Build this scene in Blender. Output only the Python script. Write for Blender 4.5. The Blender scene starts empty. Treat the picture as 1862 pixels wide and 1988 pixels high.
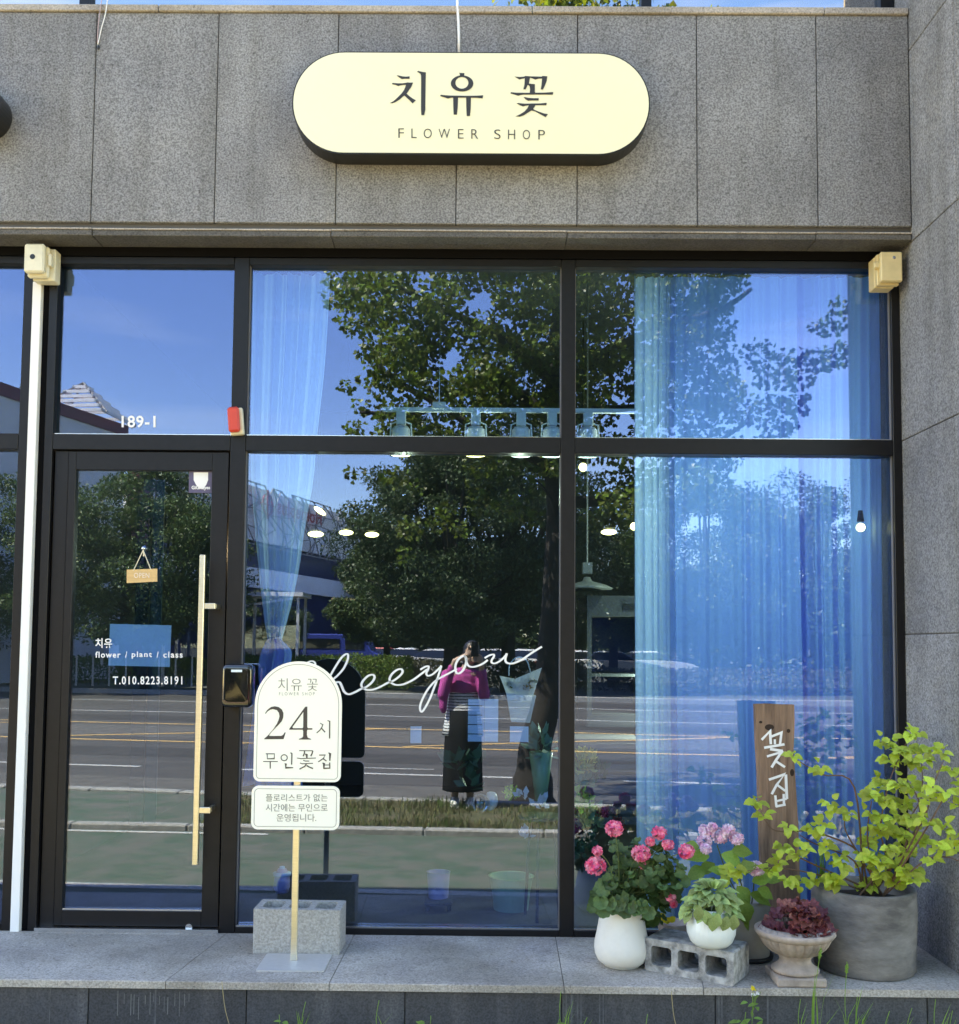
import bpy, math, random
from mathutils import Vector, Matrix, noise
from mathutils.geometry import tessellate_polygon
rnd = random.Random(7)
PI = math.pi
sc = bpy.context.scene
C = sc.collection

# ------------------------------------------------------------------ camera
# photo measured on a 1862 x 1988 grid; principal point PP, vanishing points of depth (N) and of the verticals (V)
W0, H0, F0 = 1862.0, 1988.0, 2050.0
PPX, PPY = 907.0, 1126.0
CAMZ = 1.575
D = 5.10            # distance of the glazing from the camera
def camdir(u, v): return Vector((u - PPX, -(v - PPY), -F0))
_y = camdir(922, 1255).normalized()
_z = Vector((1200 - PPX, PPY + 31400, -F0)).normalized()
_z = (_z - _y * _z.dot(_y)).normalized()
_x = _y.cross(_z).normalized()
RT = Matrix((_x, _y, _z))                 # camera space -> world
CAM = Vector((0, 0, CAMZ))
cam = bpy.data.objects.new('camera', bpy.data.cameras.new('camera'))
C.objects.link(cam)
cam.matrix_world = Matrix.Translation(CAM) @ RT.to_4x4()
cam.data.sensor_fit = 'HORIZONTAL'; cam.data.sensor_width = 36
cam.data.lens = F0 / W0 * 36
cam.data.shift_x = (W0 / 2 - PPX) / W0
cam.data.shift_y = (PPY - H0 / 2) / W0
cam.data.clip_start = 0.03; cam.data.clip_end = 3000
sc.camera = cam

def ray(u, v): return (RT @ camdir(u, v)).normalized()
def P(u, v, y):
    d = ray(u, v); return CAM + d * (y / d.y)
def PZ(u, v, z):
    d = ray(u, v); return CAM + d * ((z - CAMZ) / d.z)
def PX(u, v, x):
    d = ray(u, v); return CAM + d * (x / d.x)
def R(u, v, y):
    """world point at depth y (street side) that the glazing mirrors towards the lens at (u, v)"""
    p = P(u, v, 2 * D - y); return Vector((p.x, y, p.z))

# ------------------------------------------------------------------ light
w = bpy.data.worlds.new("World"); sc.world = w; w.use_nodes = True
nt = w.node_tree; nt.nodes.clear()
SUN_EL = math.radians(57); SUN_AZ = math.atan2(-0.93, 0.37)      # sun stands behind the building, to the left
sky = nt.nodes.new('ShaderNodeTexSky'); sky.sky_type = 'NISHITA'; sky.sun_disc = False
sky.sun_elevation = SUN_EL; sky.sun_rotation = SUN_AZ; sky.altitude = 30
sky.air_density = 1.0; sky.dust_density = 0.35; sky.ozone_density = 4.0
# thin cirrus streaks mixed over the sky
tc = nt.nodes.new('ShaderNodeTexCoord'); mp = nt.nodes.new('ShaderNodeMapping'); mp.inputs['Scale'].default_value = (1.2, 1.2, 9)
mp.inputs['Rotation'].default_value = (0.25, 0.1, 0.4)
nz = nt.nodes.new('ShaderNodeTexNoise'); nz.inputs['Scale'].default_value = 2.2; nz.inputs['Detail'].default_value = 6
cr = nt.nodes.new('ShaderNodeValToRGB'); cr.color_ramp.elements[0].position = 0.52; cr.color_ramp.elements[1].position = 0.85
cr.color_ramp.elements[1].color = (.14, .14, .14, 1)
mx = nt.nodes.new('ShaderNodeMix'); mx.data_type = 'RGBA'; mx.inputs[7].default_value = (8, 8.3, 9, 1)
bg = nt.nodes.new('ShaderNodeBackground'); bg.inputs[1].default_value = 0.145
out = nt.nodes.new('ShaderNodeOutputWorld')
L = nt.links.new
L(tc.outputs['Generated'], mp.inputs[0]); L(mp.outputs[0], nz.inputs[0]); L(nz.outputs['Fac'], cr.inputs[0])
L(cr.outputs[0], mx.inputs[0]); hsv = nt.nodes.new('ShaderNodeHueSaturation'); hsv.inputs['Saturation'].default_value = 1.28; hsv.inputs['Hue'].default_value = .512
L(sky.outputs[0], hsv.inputs['Color']); L(hsv.outputs[0], mx.inputs[6]); L(mx.outputs[2], bg.inputs[0]); L(bg.outputs[0], out.inputs[0])
sd = bpy.data.lights.new('sun', 'SUN'); sd.energy = 4.8; sd.angle = math.radians(0.5); sd.color = (1, .95, .87)
sun = bpy.data.objects.new('sun', sd); C.objects.link(sun)
sv = Vector((math.cos(SUN_EL) * math.sin(SUN_AZ), math.cos(SUN_EL) * math.cos(SUN_AZ), math.sin(SUN_EL)))
sun.rotation_euler = sv.to_track_quat('Z', 'Y').to_euler()
sc.view_settings.view_transform = 'Standard'; sc.view_settings.look = 'None'
sc.view_settings.gamma = 1; sc.view_settings.use_curve_mapping = False
sc.view_settings.exposure = 2.95
sc.view_settings.use_white_balance = True; sc.view_settings.white_balance_temperature = 19000; sc.view_settings.white_balance_tint = 9
sc.cycles.max_bounces = 8; sc.cycles.transparent_max_bounces = 24; sc.cycles.sample_clamp_indirect = 6

# ------------------------------------------------------------------ materials
def mat(name, col, rough=.6, metal=0, var=0.0, scale=8, detail=4, bump=0, bscale=None, col2=None, spec=.5,
        trans=0, emit=None, estr=0, alpha=1, island=0, stretch=None, lo=.35, hi=.65, coat=0, objvar=0):
    m = bpy.data.materials.new(name); m.use_nodes = True
    t = m.node_tree; b = t.nodes['Principled BSDF']; ln = t.links.new
    col = tuple(col) + (1,)
    b.inputs['Base Color'].default_value = col; b.inputs['Roughness'].default_value = rough
    b.inputs['Metallic'].default_value = metal; b.inputs['Specular IOR Level'].default_value = spec
    b.inputs['Coat Weight'].default_value = coat
    src = None
    tcn = t.nodes.new('ShaderNodeTexCoord'); mpn = t.nodes.new('ShaderNodeMapping')
    ln(tcn.outputs['Object'], mpn.inputs[0])
    if stretch: mpn.inputs['Scale'].default_value = stretch
    if col2 is not None or var:
        c2 = tuple(col2) + (1,) if col2 is not None else tuple(c * (1 - var) for c in col[:3]) + (1,)
        n = t.nodes.new('ShaderNodeTexNoise'); n.inputs['Scale'].default_value = scale; n.inputs['Detail'].default_value = detail
        n.inputs['Roughness'].default_value = .62
        ln(mpn.outputs[0], n.inputs[0])
        r = t.nodes.new('ShaderNodeMapRange'); r.inputs[1].default_value = lo; r.inputs[2].default_value = hi
        ln(n.outputs['Fac'], r.inputs[0])
        mm = t.nodes.new('ShaderNodeMix'); mm.data_type = 'RGBA'; mm.inputs[6].default_value = col; mm.inputs[7].default_value = c2
        ln(r.outputs[0], mm.inputs[0]); src = mm.outputs[2]
    def vary(sock, amt, src):
        hs = t.nodes.new('ShaderNodeHueSaturation')
        rr = t.nodes.new('ShaderNodeMapRange'); rr.inputs[3].default_value = 1 - amt; rr.inputs[4].default_value = 1 + amt
        ln(sock, rr.inputs[0]); ln(rr.outputs[0], hs.inputs['Value'])
        r2 = t.nodes.new('ShaderNodeMapRange'); r2.inputs[3].default_value = .5 - amt * .05; r2.inputs[4].default_value = .5 + amt * .05
        ln(sock, r2.inputs[0]); ln(r2.outputs[0], hs.inputs['Hue'])
        if src: ln(src, hs.inputs['Color'])
        else: hs.inputs['Color'].default_value = col
        return hs.outputs[0]
    if island:
        g = t.nodes.new('ShaderNodeNewGeometry'); src = vary(g.outputs['Random Per Island'], island, src)
    if objvar:
        g = t.nodes.new('ShaderNodeObjectInfo'); src = vary(g.outputs['Random'], objvar, src)
    if src: ln(src, b.inputs['Base Color'])
    if bump:
        n2 = t.nodes.new('ShaderNodeTexNoise'); n2.inputs['Scale'].default_value = bscale or scale * 2; n2.inputs['Detail'].default_value = 5
        ln(mpn.outputs[0], n2.inputs[0])
        bp = t.nodes.new('ShaderNodeBump'); bp.inputs['Strength'].default_value = min(1, bump); bp.inputs['Distance'].default_value = .004
        ln(n2.outputs['Fac'], bp.inputs['Height']); ln(bp.outputs[0], b.inputs['Normal'])
    if emit is not None:
        b.inputs['Emission Color'].default_value = tuple(emit) + (1,); b.inputs['Emission Strength'].default_value = estr
    if trans:
        o = t.nodes['Material Output']; tr = t.nodes.new('ShaderNodeBsdfTranslucent'); ms = t.nodes.new('ShaderNodeMixShader')
        if src: ln(src, tr.inputs[0])
        else: tr.inputs[0].default_value = col
        ms.inputs[0].default_value = trans; ln(b.outputs[0], ms.inputs[1]); ln(tr.outputs[0], ms.inputs[2]); ln(ms.outputs[0], o.inputs[0])
    return m

def glassmat(name, tint, refl, rough=0.0, gcol=(1, 1, 1), wob=0):
    m = bpy.data.materials.new(name); m.use_nodes = True; t = m.node_tree; t.nodes.clear(); ln = t.links.new
    o = t.nodes.new('ShaderNodeOutputMaterial'); tr = t.nodes.new('ShaderNodeBsdfTransparent'); tr.inputs[0].default_value = tuple(tint) + (1,)
    gl = t.nodes.new('ShaderNodeBsdfGlossy'); gl.inputs[0].default_value = tuple(gcol) + (1,); gl.inputs['Roughness'].default_value = rough
    fr = t.nodes.new('ShaderNodeLayerWeight'); fr.inputs[0].default_value = .25
    ad = t.nodes.new('ShaderNodeMath'); ad.operation = 'MULTIPLY_ADD'; ad.inputs[1].default_value = 1 - refl; ad.inputs[2].default_value = refl
    ad.use_clamp = True
    ms = t.nodes.new('ShaderNodeMixShader')
    ln(fr.outputs['Fresnel'], ad.inputs[0]); ln(ad.outputs[0], ms.inputs[0]); ln(tr.outputs[0], ms.inputs[1]); ln(gl.outputs[0], ms.inputs[2])
    ln(ms.outputs[0], o.inputs[0])
    if wob:
        tcn = t.nodes.new('ShaderNodeTexCoord'); n = t.nodes.new('ShaderNodeTexNoise'); n.inputs['Scale'].default_value = 1.1; n.inputs['Detail'].default_value = 1
        bp = t.nodes.new('ShaderNodeBump'); bp.inputs['Strength'].default_value = 1; bp.inputs['Distance'].default_value = wob
        ln(tcn.outputs['Object'], n.inputs[0]); ln(n.outputs['Fac'], bp.inputs['Height']); ln(bp.outputs[0], gl.inputs['Normal'])
    return m

M = {}
def stone(name, a, b, rough=.8, bump=.6, ov=.12, streak=0, dirt=None):
    """flamed granite: fine speckle, broader cloudiness and faint runs of dirt"""
    m = mat(name, a, rough, col2=b, scale=118, detail=5, bump=bump, bscale=140, lo=.38, hi=.62)
    t = m.node_tree; ln = t.links.new; bs = t.nodes['Principled BSDF']
    s = bs.inputs['Base Color'].links[0].from_socket
    tcn = t.nodes.new('ShaderNodeTexCoord')
    def layer(src, sc_, stretch, lo, hi, c, seed):
        mp_ = t.nodes.new('ShaderNodeMapping'); mp_.inputs['Scale'].default_value = stretch; mp_.inputs['Location'].default_value = (seed, seed, seed)
        n = t.nodes.new('ShaderNodeTexNoise'); n.inputs['Scale'].default_value = sc_; n.inputs['Detail'].default_value = 5
        r = t.nodes.new('ShaderNodeMapRange'); r.inputs[1].default_value = lo; r.inputs[2].default_value = hi; r.inputs[4].default_value = 1
        mm = t.nodes.new('ShaderNodeMix'); mm.data_type = 'RGBA'; mm.blend_type = 'MULTIPLY'; mm.inputs[7].default_value = c + (1,)
        ln(tcn.outputs['Object'], mp_.inputs[0]); ln(mp_.outputs[0], n.inputs[0]); ln(n.outputs['Fac'], r.inputs[0])
        ln(r.outputs[0], mm.inputs[0]); ln(src, mm.inputs[6]); return mm.outputs[2]
    s = layer(s, 2.5, (1, 1, 1), .4, .75, (.80, .81, .84), 3)
    s = layer(s, 7, (1, 1, .5), .42, .68, (.84, .83, .82), 11)
    s = layer(s, 62, (1, 1, 1), .60, .68, (.62, .62, .62), 23)
    if dirt: s = layer(s, 1.6, (1, 1, 1), .45, .62, dirt, 31)
    if streak: s = layer(s, 9, (1, 1, .06), .5, .75, streak, 5)
    oi = t.nodes.new('ShaderNodeObjectInfo'); rr = t.nodes.new('ShaderNodeMapRange'); rr.inputs[3].default_value = 1 - ov; rr.inputs[4].default_value = 1 + ov
    hs = t.nodes.new('ShaderNodeHueSaturation'); ln(oi.outputs['Random'], rr.inputs[0]); ln(rr.outputs[0], hs.inputs['Value']); ln(s, hs.inputs['Color'])
    ln(hs.outputs[0], bs.inputs['Base Color'])
    return m
M['stone'] = stone('flamed_granite', (.355, .355, .357), (.145, .146, .149), streak=(.80, .79, .76))
M['slab'] = stone('ledge_granite', (.62, .545, .475), (.37, .325, .285), ov=.10, dirt=(.74, .72, .68))
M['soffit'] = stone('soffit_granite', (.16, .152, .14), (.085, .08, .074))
M['plinth'] = stone('dark_granite', (.085, .087, .095), (.045, .046, .052), rough=.5, bump=.2, streak=(1.9, 1.8, 1.7))
M['joint'] = mat('joint_sealant', (.12, .12, .12), .9)
M['frame'] = mat('black_aluminium', (.007, .007, .009), .42, 0, var=.3, scale=30, spec=.35)
M['frame_dark'] = mat('black_recess', (.004, .004, .005), .8, spec=.1)
M['glass'] = glassmat('tinted_glass', (.56, .84, 1.0), .105, gcol=(.55, .67, 1), wob=.0004)
M['doorglass'] = glassmat('door_glass', (.56, .84, 1.0), .110, gcol=(.55, .68, 1))
M['upglass'] = glassmat('upper_glass', (.25, .4, .6), .4)
M['white'] = mat('white_enamel', (.86, .86, .85), .4)
M['vinyl'] = mat('white_vinyl', (.85, .85, .85), .5)
M['cream'] = mat('cream_acrylic', (.93, .88, .62), .35, var=.03, scale=2)
M['ivory'] = mat('ivory_board', (.93, .92, .83), .4)
M['ink'] = mat('dark_ink', (.035, .033, .033), .5)
M['ink_brown'] = mat('brown_ink', (.06, .05, .045), .5)
M['ink_grey'] = mat('grey_ink', (.22, .21, .19), .5)
M['black'] = mat('black_paint', (.012, .012, .012), .4)
M['gloss'] = mat('black_gloss_plastic', (.006, .006, .007), .06, coat=1)
M['brass'] = mat('satin_brass', (.88, .82, .66), .33, 1, var=.1, scale=10, stretch=(1, 1, 20))
M['steel'] = mat('brushed_steel', (.75, .75, .76), .25, 1)
M['footm'] = mat('brushed_foot_plate', (.62, .61, .60), .5, .5, var=.08, scale=40)
M['red'] = mat('red_plastic', (.75, .06, .035), .35)
M['beige'] = mat('cream_plastic', (.80, .74, .56), .5, var=.12, scale=20)
M['beige2'] = mat('yellowed_plastic', (.82, .64, .34), .5, var=.1, scale=20)
M['concrete'] = mat('concrete_block', (.47, .45, .42), .95, col2=(.27, .262, .245), scale=95, detail=6, bump=1, bscale=120)
M['concrete2'] = mat('weathered_block', (.46, .455, .44), .95, col2=(.15, .148, .142), scale=22, detail=7, bump=1, bscale=120)
M['sheet'] = None
# ------------------------------------------------------------------ mesh helpers
class MB:
    def __init__(s): s.v = []; s.f = []
    def add(s, vs, fs):
        o = len(s.v); s.v += [Vector(p) for p in vs]; s.f += [tuple(i + o for i in f) for f in fs]; return s
    def box(s, x0, x1, y0, y1, z0, z1, mx=None):
        vs = [Vector((x, y, z)) for z in (z0, z1) for y in (y0, y1) for x in (x0, x1)]
        if mx: vs = [mx @ p for p in vs]
        return s.add(vs, [(0, 2, 3, 1), (4, 5, 7, 6), (0, 1, 5, 4), (2, 6, 7, 3), (0, 4, 6, 2), (1, 3, 7, 5)])
    def bbox(s, x0, x1, y0, y1, z0, z1, b=.004, mx=None):
        """box with small chamfers on all edges"""
        m = Matrix.Translation(((x0 + x1) / 2, (y0 + y1) / 2, (z0 + z1) / 2))
        hx, hy, hz = (x1 - x0) / 2, (y1 - y0) / 2, (z1 - z0) / 2
        b = min(b, hx * .9, hy * .9, hz * .9)
        vs = []
        idx = {}
        for sx in (-1, 1):
            for sy in (-1, 1):
                for sz in (-1, 1):
                    for k in range(3):
                        p = [sx * (hx - b), sy * (hy - b), sz * (hz - b)]; p[k] = (sx * hx, sy * hy, sz * hz)[k]
                        idx[(sx, sy, sz, k)] = len(vs); q = m @ Vector(p); vs.append(mx @ q if mx else q)
        fs = []
        g = lambda sx, sy, sz, k: idx[(sx, sy, sz, k)]
        for sg in (-1, 1):
            a = [g(sg, -1, -1, 0), g(sg, 1, -1, 0), g(sg, 1, 1, 0), g(sg, -1, 1, 0)]; fs.append(a if sg > 0 else a[::-1])
            a = [g(-1, sg, -1, 1), g(-1, sg, 1, 1), g(1, sg, 1, 1), g(1, sg, -1, 1)]; fs.append(a if sg > 0 else a[::-1])
            a = [g(-1, -1, sg, 2), g(1, -1, sg, 2), g(1, 1, sg, 2), g(-1, 1, sg, 2)]; fs.append(a if sg > 0 else a[::-1])
        for s1 in (-1, 1):
            for s2 in (-1, 1):
                a = [g(s1, s2, -1, 0), g(s1, s2, -1, 1), g(s1, s2, 1, 1), g(s1, s2, 1, 0)]; fs.append(a if s1 * s2 > 0 else a[::-1])
                a = [g(s1, -1, s2, 2), g(s1, -1, s2, 0), g(s1, 1, s2, 0), g(s1, 1, s2, 2)]; fs.append(a if s1 * s2 > 0 else a[::-1])
                a = [g(-1, s1, s2, 1), g(-1, s1, s2, 2), g(1, s1, s2, 2), g(1, s1, s2, 1)]; fs.append(a if s1 * s2 > 0 else a[::-1])
        for sx in (-1, 1):
            for sy in (-1, 1):
                for sz in (-1, 1):
                    a = [g(sx, sy, sz, 0), g(sx, sy, sz, 1), g(sx, sy, sz, 2)]; fs.append(a if sx * sy * sz > 0 else a[::-1])
        return s.add(vs, fs)
    def tube(s, pts, r, n=8, cap=True):
        pts = [Vector(p) for p in pts]; rs = r if isinstance(r, (list, tuple)) else [r] * len(pts)
        vs = []; fs = []
        up = None
        for i, p in enumerate(pts):
            d = (pts[min(i + 1, len(pts) - 1)] - pts[max(i - 1, 0)])
            d = d.normalized() if d.length > 1e-9 else Vector((0, 0, 1))
            if up is None: up = d.orthogonal().normalized()
            up = (up - d * up.dot(d))
            up = up.normalized() if up.length > 1e-6 else d.orthogonal().normalized()
            sd_ = d.cross(up)
            for k in range(n):
                a = 2 * PI * k / n
                vs.append(p + (up * math.cos(a) + sd_ * math.sin(a)) * rs[i])
        for i in range(len(pts) - 1):
            for k in range(n):
                k2 = (k + 1) % n; fs.append((i * n + k, i * n + k2, (i + 1) * n + k2, (i + 1) * n + k))
        if cap:
            fs.append(tuple(range(n))[::-1]); fs.append(tuple((len(pts) - 1) * n + k for k in range(n)))
        return s.add(vs, fs)
    def lathe(s, prof, n=48, c=(0, 0, 0), fn=None, closed=False):
        vs = []; fs = []; c = Vector(c)
        for i, (r, z) in enumerate(prof):
            for k in range(n):
                a = 2 * PI * k / n; rr = fn(r, z, a, i) if fn else r
                vs.append(c + Vector((rr * math.cos(a), rr * math.sin(a), z)))
        for i in range(len(prof) - 1):
            for k in range(n):
                k2 = (k + 1) % n; fs.append((i * n + k, i * n + k2, (i + 1) * n + k2, (i + 1) * n + k))
        fs.append(tuple(range(n))[::-1]); fs.append(tuple((len(prof) - 1) * n + k for k in range(n)))
        return s.add(vs, fs)
    def ball(s, c, r, n=12, m=8):
        rr = r if isinstance(r, (list, tuple)) else (r, r, r); c = Vector(c)
        vs = [c + Vector((0, 0, -rr[2]))]; fs = []
        for i in range(1, m):
            t = -PI / 2 + PI * i / m
            for k in range(n):
                a = 2 * PI * k / n; vs.append(c + Vector((rr[0] * math.cos(t) * math.cos(a), rr[1] * math.cos(t) * math.sin(a), rr[2] * math.sin(t))))
        vs.append(c + Vector((0, 0, rr[2])))
        for k in range(n):
            k2 = (k + 1) % n; fs.append((0, 1 + k2, 1 + k))
            for i in range(m - 2): fs.append((1 + i * n + k, 1 + i * n + k2, 1 + (i + 1) * n + k2, 1 + (i + 1) * n + k))
            fs.append((1 + (m - 2) * n + k, 1 + (m - 2) * n + k2, len(vs) - 1))
        return s.add(vs, fs)
    def prism(s, loops, to3, n, depth):
        """loops: 2D outlines (first outer, others holes); to3 maps 2D -> 3D on the front plane; n: direction to the back"""
        n = Vector(n) * depth
        lp = [[Vector((p[0], p[1], 0)) for p in l] for l in loops]
        flat = [p for l in loops for p in l]
        fr = [Vector(to3(*p)) for p in flat]; N_ = len(fr)
        tri = tessellate_polygon(lp)
        fs = []
        for t in tri:
            a, b, c = (fr[i] for i in t)
            nn = (b - a).cross(c - a)
            if nn.dot(n) > 0: t = t[::-1]
            fs.append(tuple(t)); 
            if depth: fs.append(tuple(i + N_ for i in t[::-1]))
        if depth:
            o = 0
            for l in loops:
                k = len(l)
                for i in range(k): fs.append((o + i, o + (i + 1) % k, N_ + o + (i + 1) % k, N_ + o + i))
                o += k
            fr = fr + [p + n for p in fr]
        return s.add(fr, fs)
    def stroke(s, pts, w_, to3, taper=None):
        """flat ribbon along a 2D polyline"""
        n = len(pts); ws = w_ if isinstance(w_, (list, tuple)) else [w_] * n
        vs = []; 
        for i in range(n):
            a = Vector(pts[max(i - 1, 0)]); b = Vector(pts[min(i + 1, n - 1)]); d = (b - a)
            d = d.normalized() if d.length > 0 else Vector((1, 0)); nn = Vector((-d.y, d.x)) * ws[i] / 2
            if 0 < i < n - 1:
                d1 = (Vector(pts[i]) - a).normalized(); c_ = max(.45, abs(d1.dot(d))); nn = nn / c_
            p = Vector(pts[i]); vs += [to3(*(p + nn)), to3(*(p - nn))]
        return s.add(vs, [(2 * i, 2 * i + 1, 2 * i + 3, 2 * i + 2) for i in range(n - 1)])
    def mesh(s, name='m', smooth=False):
        me = bpy.data.meshes.new(name); me.from_pydata([tuple(p) for p in s.v], [], s.f)
        if smooth: me.polygons.foreach_set('use_smooth', [True] * len(me.polygons))
        me.update(); return me
    def build(s, name, m, parent=None, smooth=False, label=None, kind=None, fix=False, loc=None):
        me = s.mesh(name, smooth)
        if fix:
            import bmesh
            b = bmesh.new(); b.from_mesh(me); bmesh.ops.recalc_face_normals(b, faces=b.faces); b.to_mesh(me); b.free()
        return link(name, me, m, parent, label, kind, loc)
def link(name, me, m, parent=None, label=None, kind=None, loc=None):
    if m is not None and not me.materials: me.materials.append(m if not isinstance(m, str) else M[m])
    o = bpy.data.objects.new(name, me); C.objects.link(o)
    if parent is not None:
        o.parent = parent; o.matrix_parent_inverse = Matrix.Identity(4)
        o.matrix_local = Matrix.Translation(-parent_loc(parent))
    if loc is not None: o.location = Vector(o.location) + Vector(loc)
    if label: o['label'] = label
    if kind: o['kind'] = kind
    return o
def parent_loc(p):
    """world translation of a parent chain (things are placed by translation only while building)"""
    t = Vector((0, 0, 0))
    while p is not None: t += p.location; p = p.parent
    return t
def thing(name, label, cat, loc=(0, 0, 0), group=None):
    o = bpy.data.objects.new(name, None); C.objects.link(o); o.location = loc; o.empty_display_size = .1
    o['label'] = label; o['category'] = cat
    if group: o['group'] = group
    return o
def tag(o, label, cat, group=None):
    o['label'] = label; o['category'] = cat
    if group: o['group'] = group
    return o
def struct(o): o['kind'] = 'structure'; return o
def copy_tree(o, parent=None):
    c = o.copy(); C.objects.link(c); c.parent = parent
    for ch in list(o.children): copy_tree(ch, c)
    return c
def join_leaves(name, me_list, m, parent):
    mb = MB()
    for me, mx in me_list: mb.add([mx @ v.co for v in me.vertices], [tuple(p.vertices) for p in me.polygons])
    return mb.build(name, m, parent, smooth=True, kind='stuff')
def leafmx(pos, d, n, s_):
    d = Vector(d).normalized(); n = Vector(n); n = (n - d * n.dot(d)); n = n.normalized() if n.length > 1e-4 else d.orthogonal().normalized()
    return Matrix.Translation(Vector(pos)) @ Matrix((d.cross(n), d, n)).transposed().to_4x4() @ Matrix.Scale(s_, 4)
def smoothline(pts, k=6):
    """Catmull-Rom through points of any dimension"""
    pts = [Vector(p) for p in pts]; out_ = []
    for i in range(len(pts) - 1):
        p0 = pts[max(i - 1, 0)]; p1 = pts[i]; p2 = pts[i + 1]; p3 = pts[min(i + 2, len(pts) - 1)]
        for j in range(k):
            t = j / k
            out_.append(.5 * ((2 * p1) + (p2 - p0) * t + (2 * p0 - 5 * p1 + 4 * p2 - p3) * t * t + (3 * p1 - p0 - 3 * p2 + p3) * t ** 3))
    out_.append(pts[-1]); return out_
def text_data(body, spacing=1.0, bold=0.0, shear=0):
    c = bpy.data.curves.new('txt', 'FONT'); c.body = body; c.space_character = spacing; c.offset = bold; c.shear = shear
    c.resolution_u = 4
    o = bpy.data.objects.new('txt', c); C.objects.link(o); bpy.context.view_layer.update()
    me = bpy.data.meshes.new_from_object(o.evaluated_get(bpy.context.evaluated_depsgraph_get()))
    C.objects.unlink(o); bpy.data.objects.remove(o); return me
def text_on(name, body, box, to3, m, parent, spacing=1.0, bold=0.0, keep=False):
    """text fitted in a 2D box (x0,ytop,x1,ybottom) of a surface given by to3(x, y)"""
    me = text_data(body, spacing, bold)
    xs = [v.co.x for v in me.vertices]; ys = [v.co.y for v in me.vertices]
    x0, x1, y0, y1 = min(xs), max(xs), min(ys), max(ys); u0, v0, u1, v1 = box
    for v in me.vertices:
        a = (v.co.x - x0) / (x1 - x0); b = (v.co.y - y0) / (y1 - y0)
        v.co = to3(u0 + (u1 - u0) * a, v1 + (v0 - v1) * b)
    me.materials.clear()
    return link(name, me, m, parent)
def onY(y): return lambda u, v: P(u, v, y)
def rz(a): return Matrix.Rotation(a, 4, 'Z')
# ================================================================== BUILDING
XW = 2.055; YF = 4.90; LZ = .217; LY = 4.34; YP = 4.45
FX = 5.06           # face of the window frames
bld = thing('shop_building', 'grey granite building front with black framed shop windows, glass door and right hand pier', 'building', (0, FX, 0))
def bpart(name, mb, m, **k): return mb.build(name, m, bld, **k)
BL = -9.0
M['gasket_glint'] = mat('grey_gasket_glint', (.16, .16, .17), .6)  # lighter grey stands in for the thin highlights along the mullion edges
# fascia stone panels
fx = [BL] + [-1.849 - .575 * k for k in range(12, 0, -1) if -1.849 - .575 * k > BL + .1] + [-1.849, -1.259, -.681, -.108, .468, 1.039, 1.611, XW - .003]
for i in range(len(fx) - 1):
    dy = rnd.uniform(-.001, .001)
    bpart('stone_panel', MB().bbox(fx[i] + .002, fx[i + 1] - .002, YF + dy, YF + .03, 3.578, 4.612, b=.003), 'stone')
bpart('backing_wall', MB().box(BL, XW - .002, YF + .028, YF + .06, 3.55, 4.60), 'joint')
# coping on the fascia
cx = [BL, -6.3, -3.9, -1.55, .25, 1.65, XW - .003]
for i in range(len(cx) - 1):
    bpart('coping_stone', MB().bbox(cx[i] + .0015, cx[i + 1] - .0015, YF - .012, YF + .25, 4.614, 4.648, b=.004), 'slab')
# drip slab and soffit below
sx = [BL, -5.2, -3.6, -1.84, -.70, .42, 1.60, XW - .003]
for i in range(len(sx) - 1):
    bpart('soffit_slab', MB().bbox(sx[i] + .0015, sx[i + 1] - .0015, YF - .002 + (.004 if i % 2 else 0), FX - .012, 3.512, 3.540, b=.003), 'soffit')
    bpart('drip_edge', MB().bbox(sx[i] + .0015, sx[i + 1] - .0015, YF - .006 + (.004 if i % 2 else 0), YF + .02, 3.5405, 3.548, b=.001), 'slab')
bpart('soffit_shadow_gap', MB().box(BL, XW - .004, YF + .022, FX, 3.545, 3.578), 'joint')
bpart('head_frame', MB().box(BL, XW - .004, FX - .008, FX + .10, 3.470, 3.514), 'frame_dark')
# mullions and transoms
def mull(x0, x1, z0, z1, y0=FX, y1=FX + .10, m='frame', name='mullion'):
    return bpart(name, MB().bbox(x0, x1, y0, y1, z0, z1, b=.002), m)
zt0, zt1 = 2.512, 2.588
mull(-2.226, -2.182, LZ, 3.468); mull(-2.100, -2.060, LZ, 3.468)
mull(-2.180, -2.102, LZ, 3.468, y0=FX + .015, m='frame_dark')
mull(-1.194, -1.121, LZ, 3.468); mull(.409, .476, LZ, 3.468); mull(2.012, XW - .003, LZ, 3.468)
mull(-4.00, -3.93, LZ, 3.468); mull(-5.6, -5.53, LZ, 3.468)
for a, b in ((-8.9, -5.602), (-5.528, -4.002), (-3.928, -2.228), (-2.058, -1.196), (-1.119, .407), (.478, 2.010)):
    mull(a, b, zt0, zt1, name='transom')
    mull(a, b, 3.432, 3.468, name='top_rail')
    if a != -2.058: mull(a, b, LZ, .246, name='bottom_rail')
# silver glazing beads on the lower edges
for a, b in ((-2.058, -1.196), (-1.119, .407), (.478, 2.010)):
    bpart('glazing_bead', MB().box(a, b, FX + .012, FX + .037, zt1, zt1 + .005), 'steel')
    if a > -2: bpart('glazing_bead', MB().box(a, b, FX + .012, FX + .037, .246, .251), 'steel')
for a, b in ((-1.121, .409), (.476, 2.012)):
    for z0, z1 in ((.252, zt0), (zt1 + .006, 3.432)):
        bpart('gasket_glint_strip', MB().box(a + .0, a + .004, FX + .018, FX + .037, z0, z1), 'gasket_glint'); bpart('gasket_glint_strip', MB().box(b - .004, b, FX + .018, FX + .037, z0, z1), 'gasket_glint')  # edge highlights built as light grey gasket strips
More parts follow.
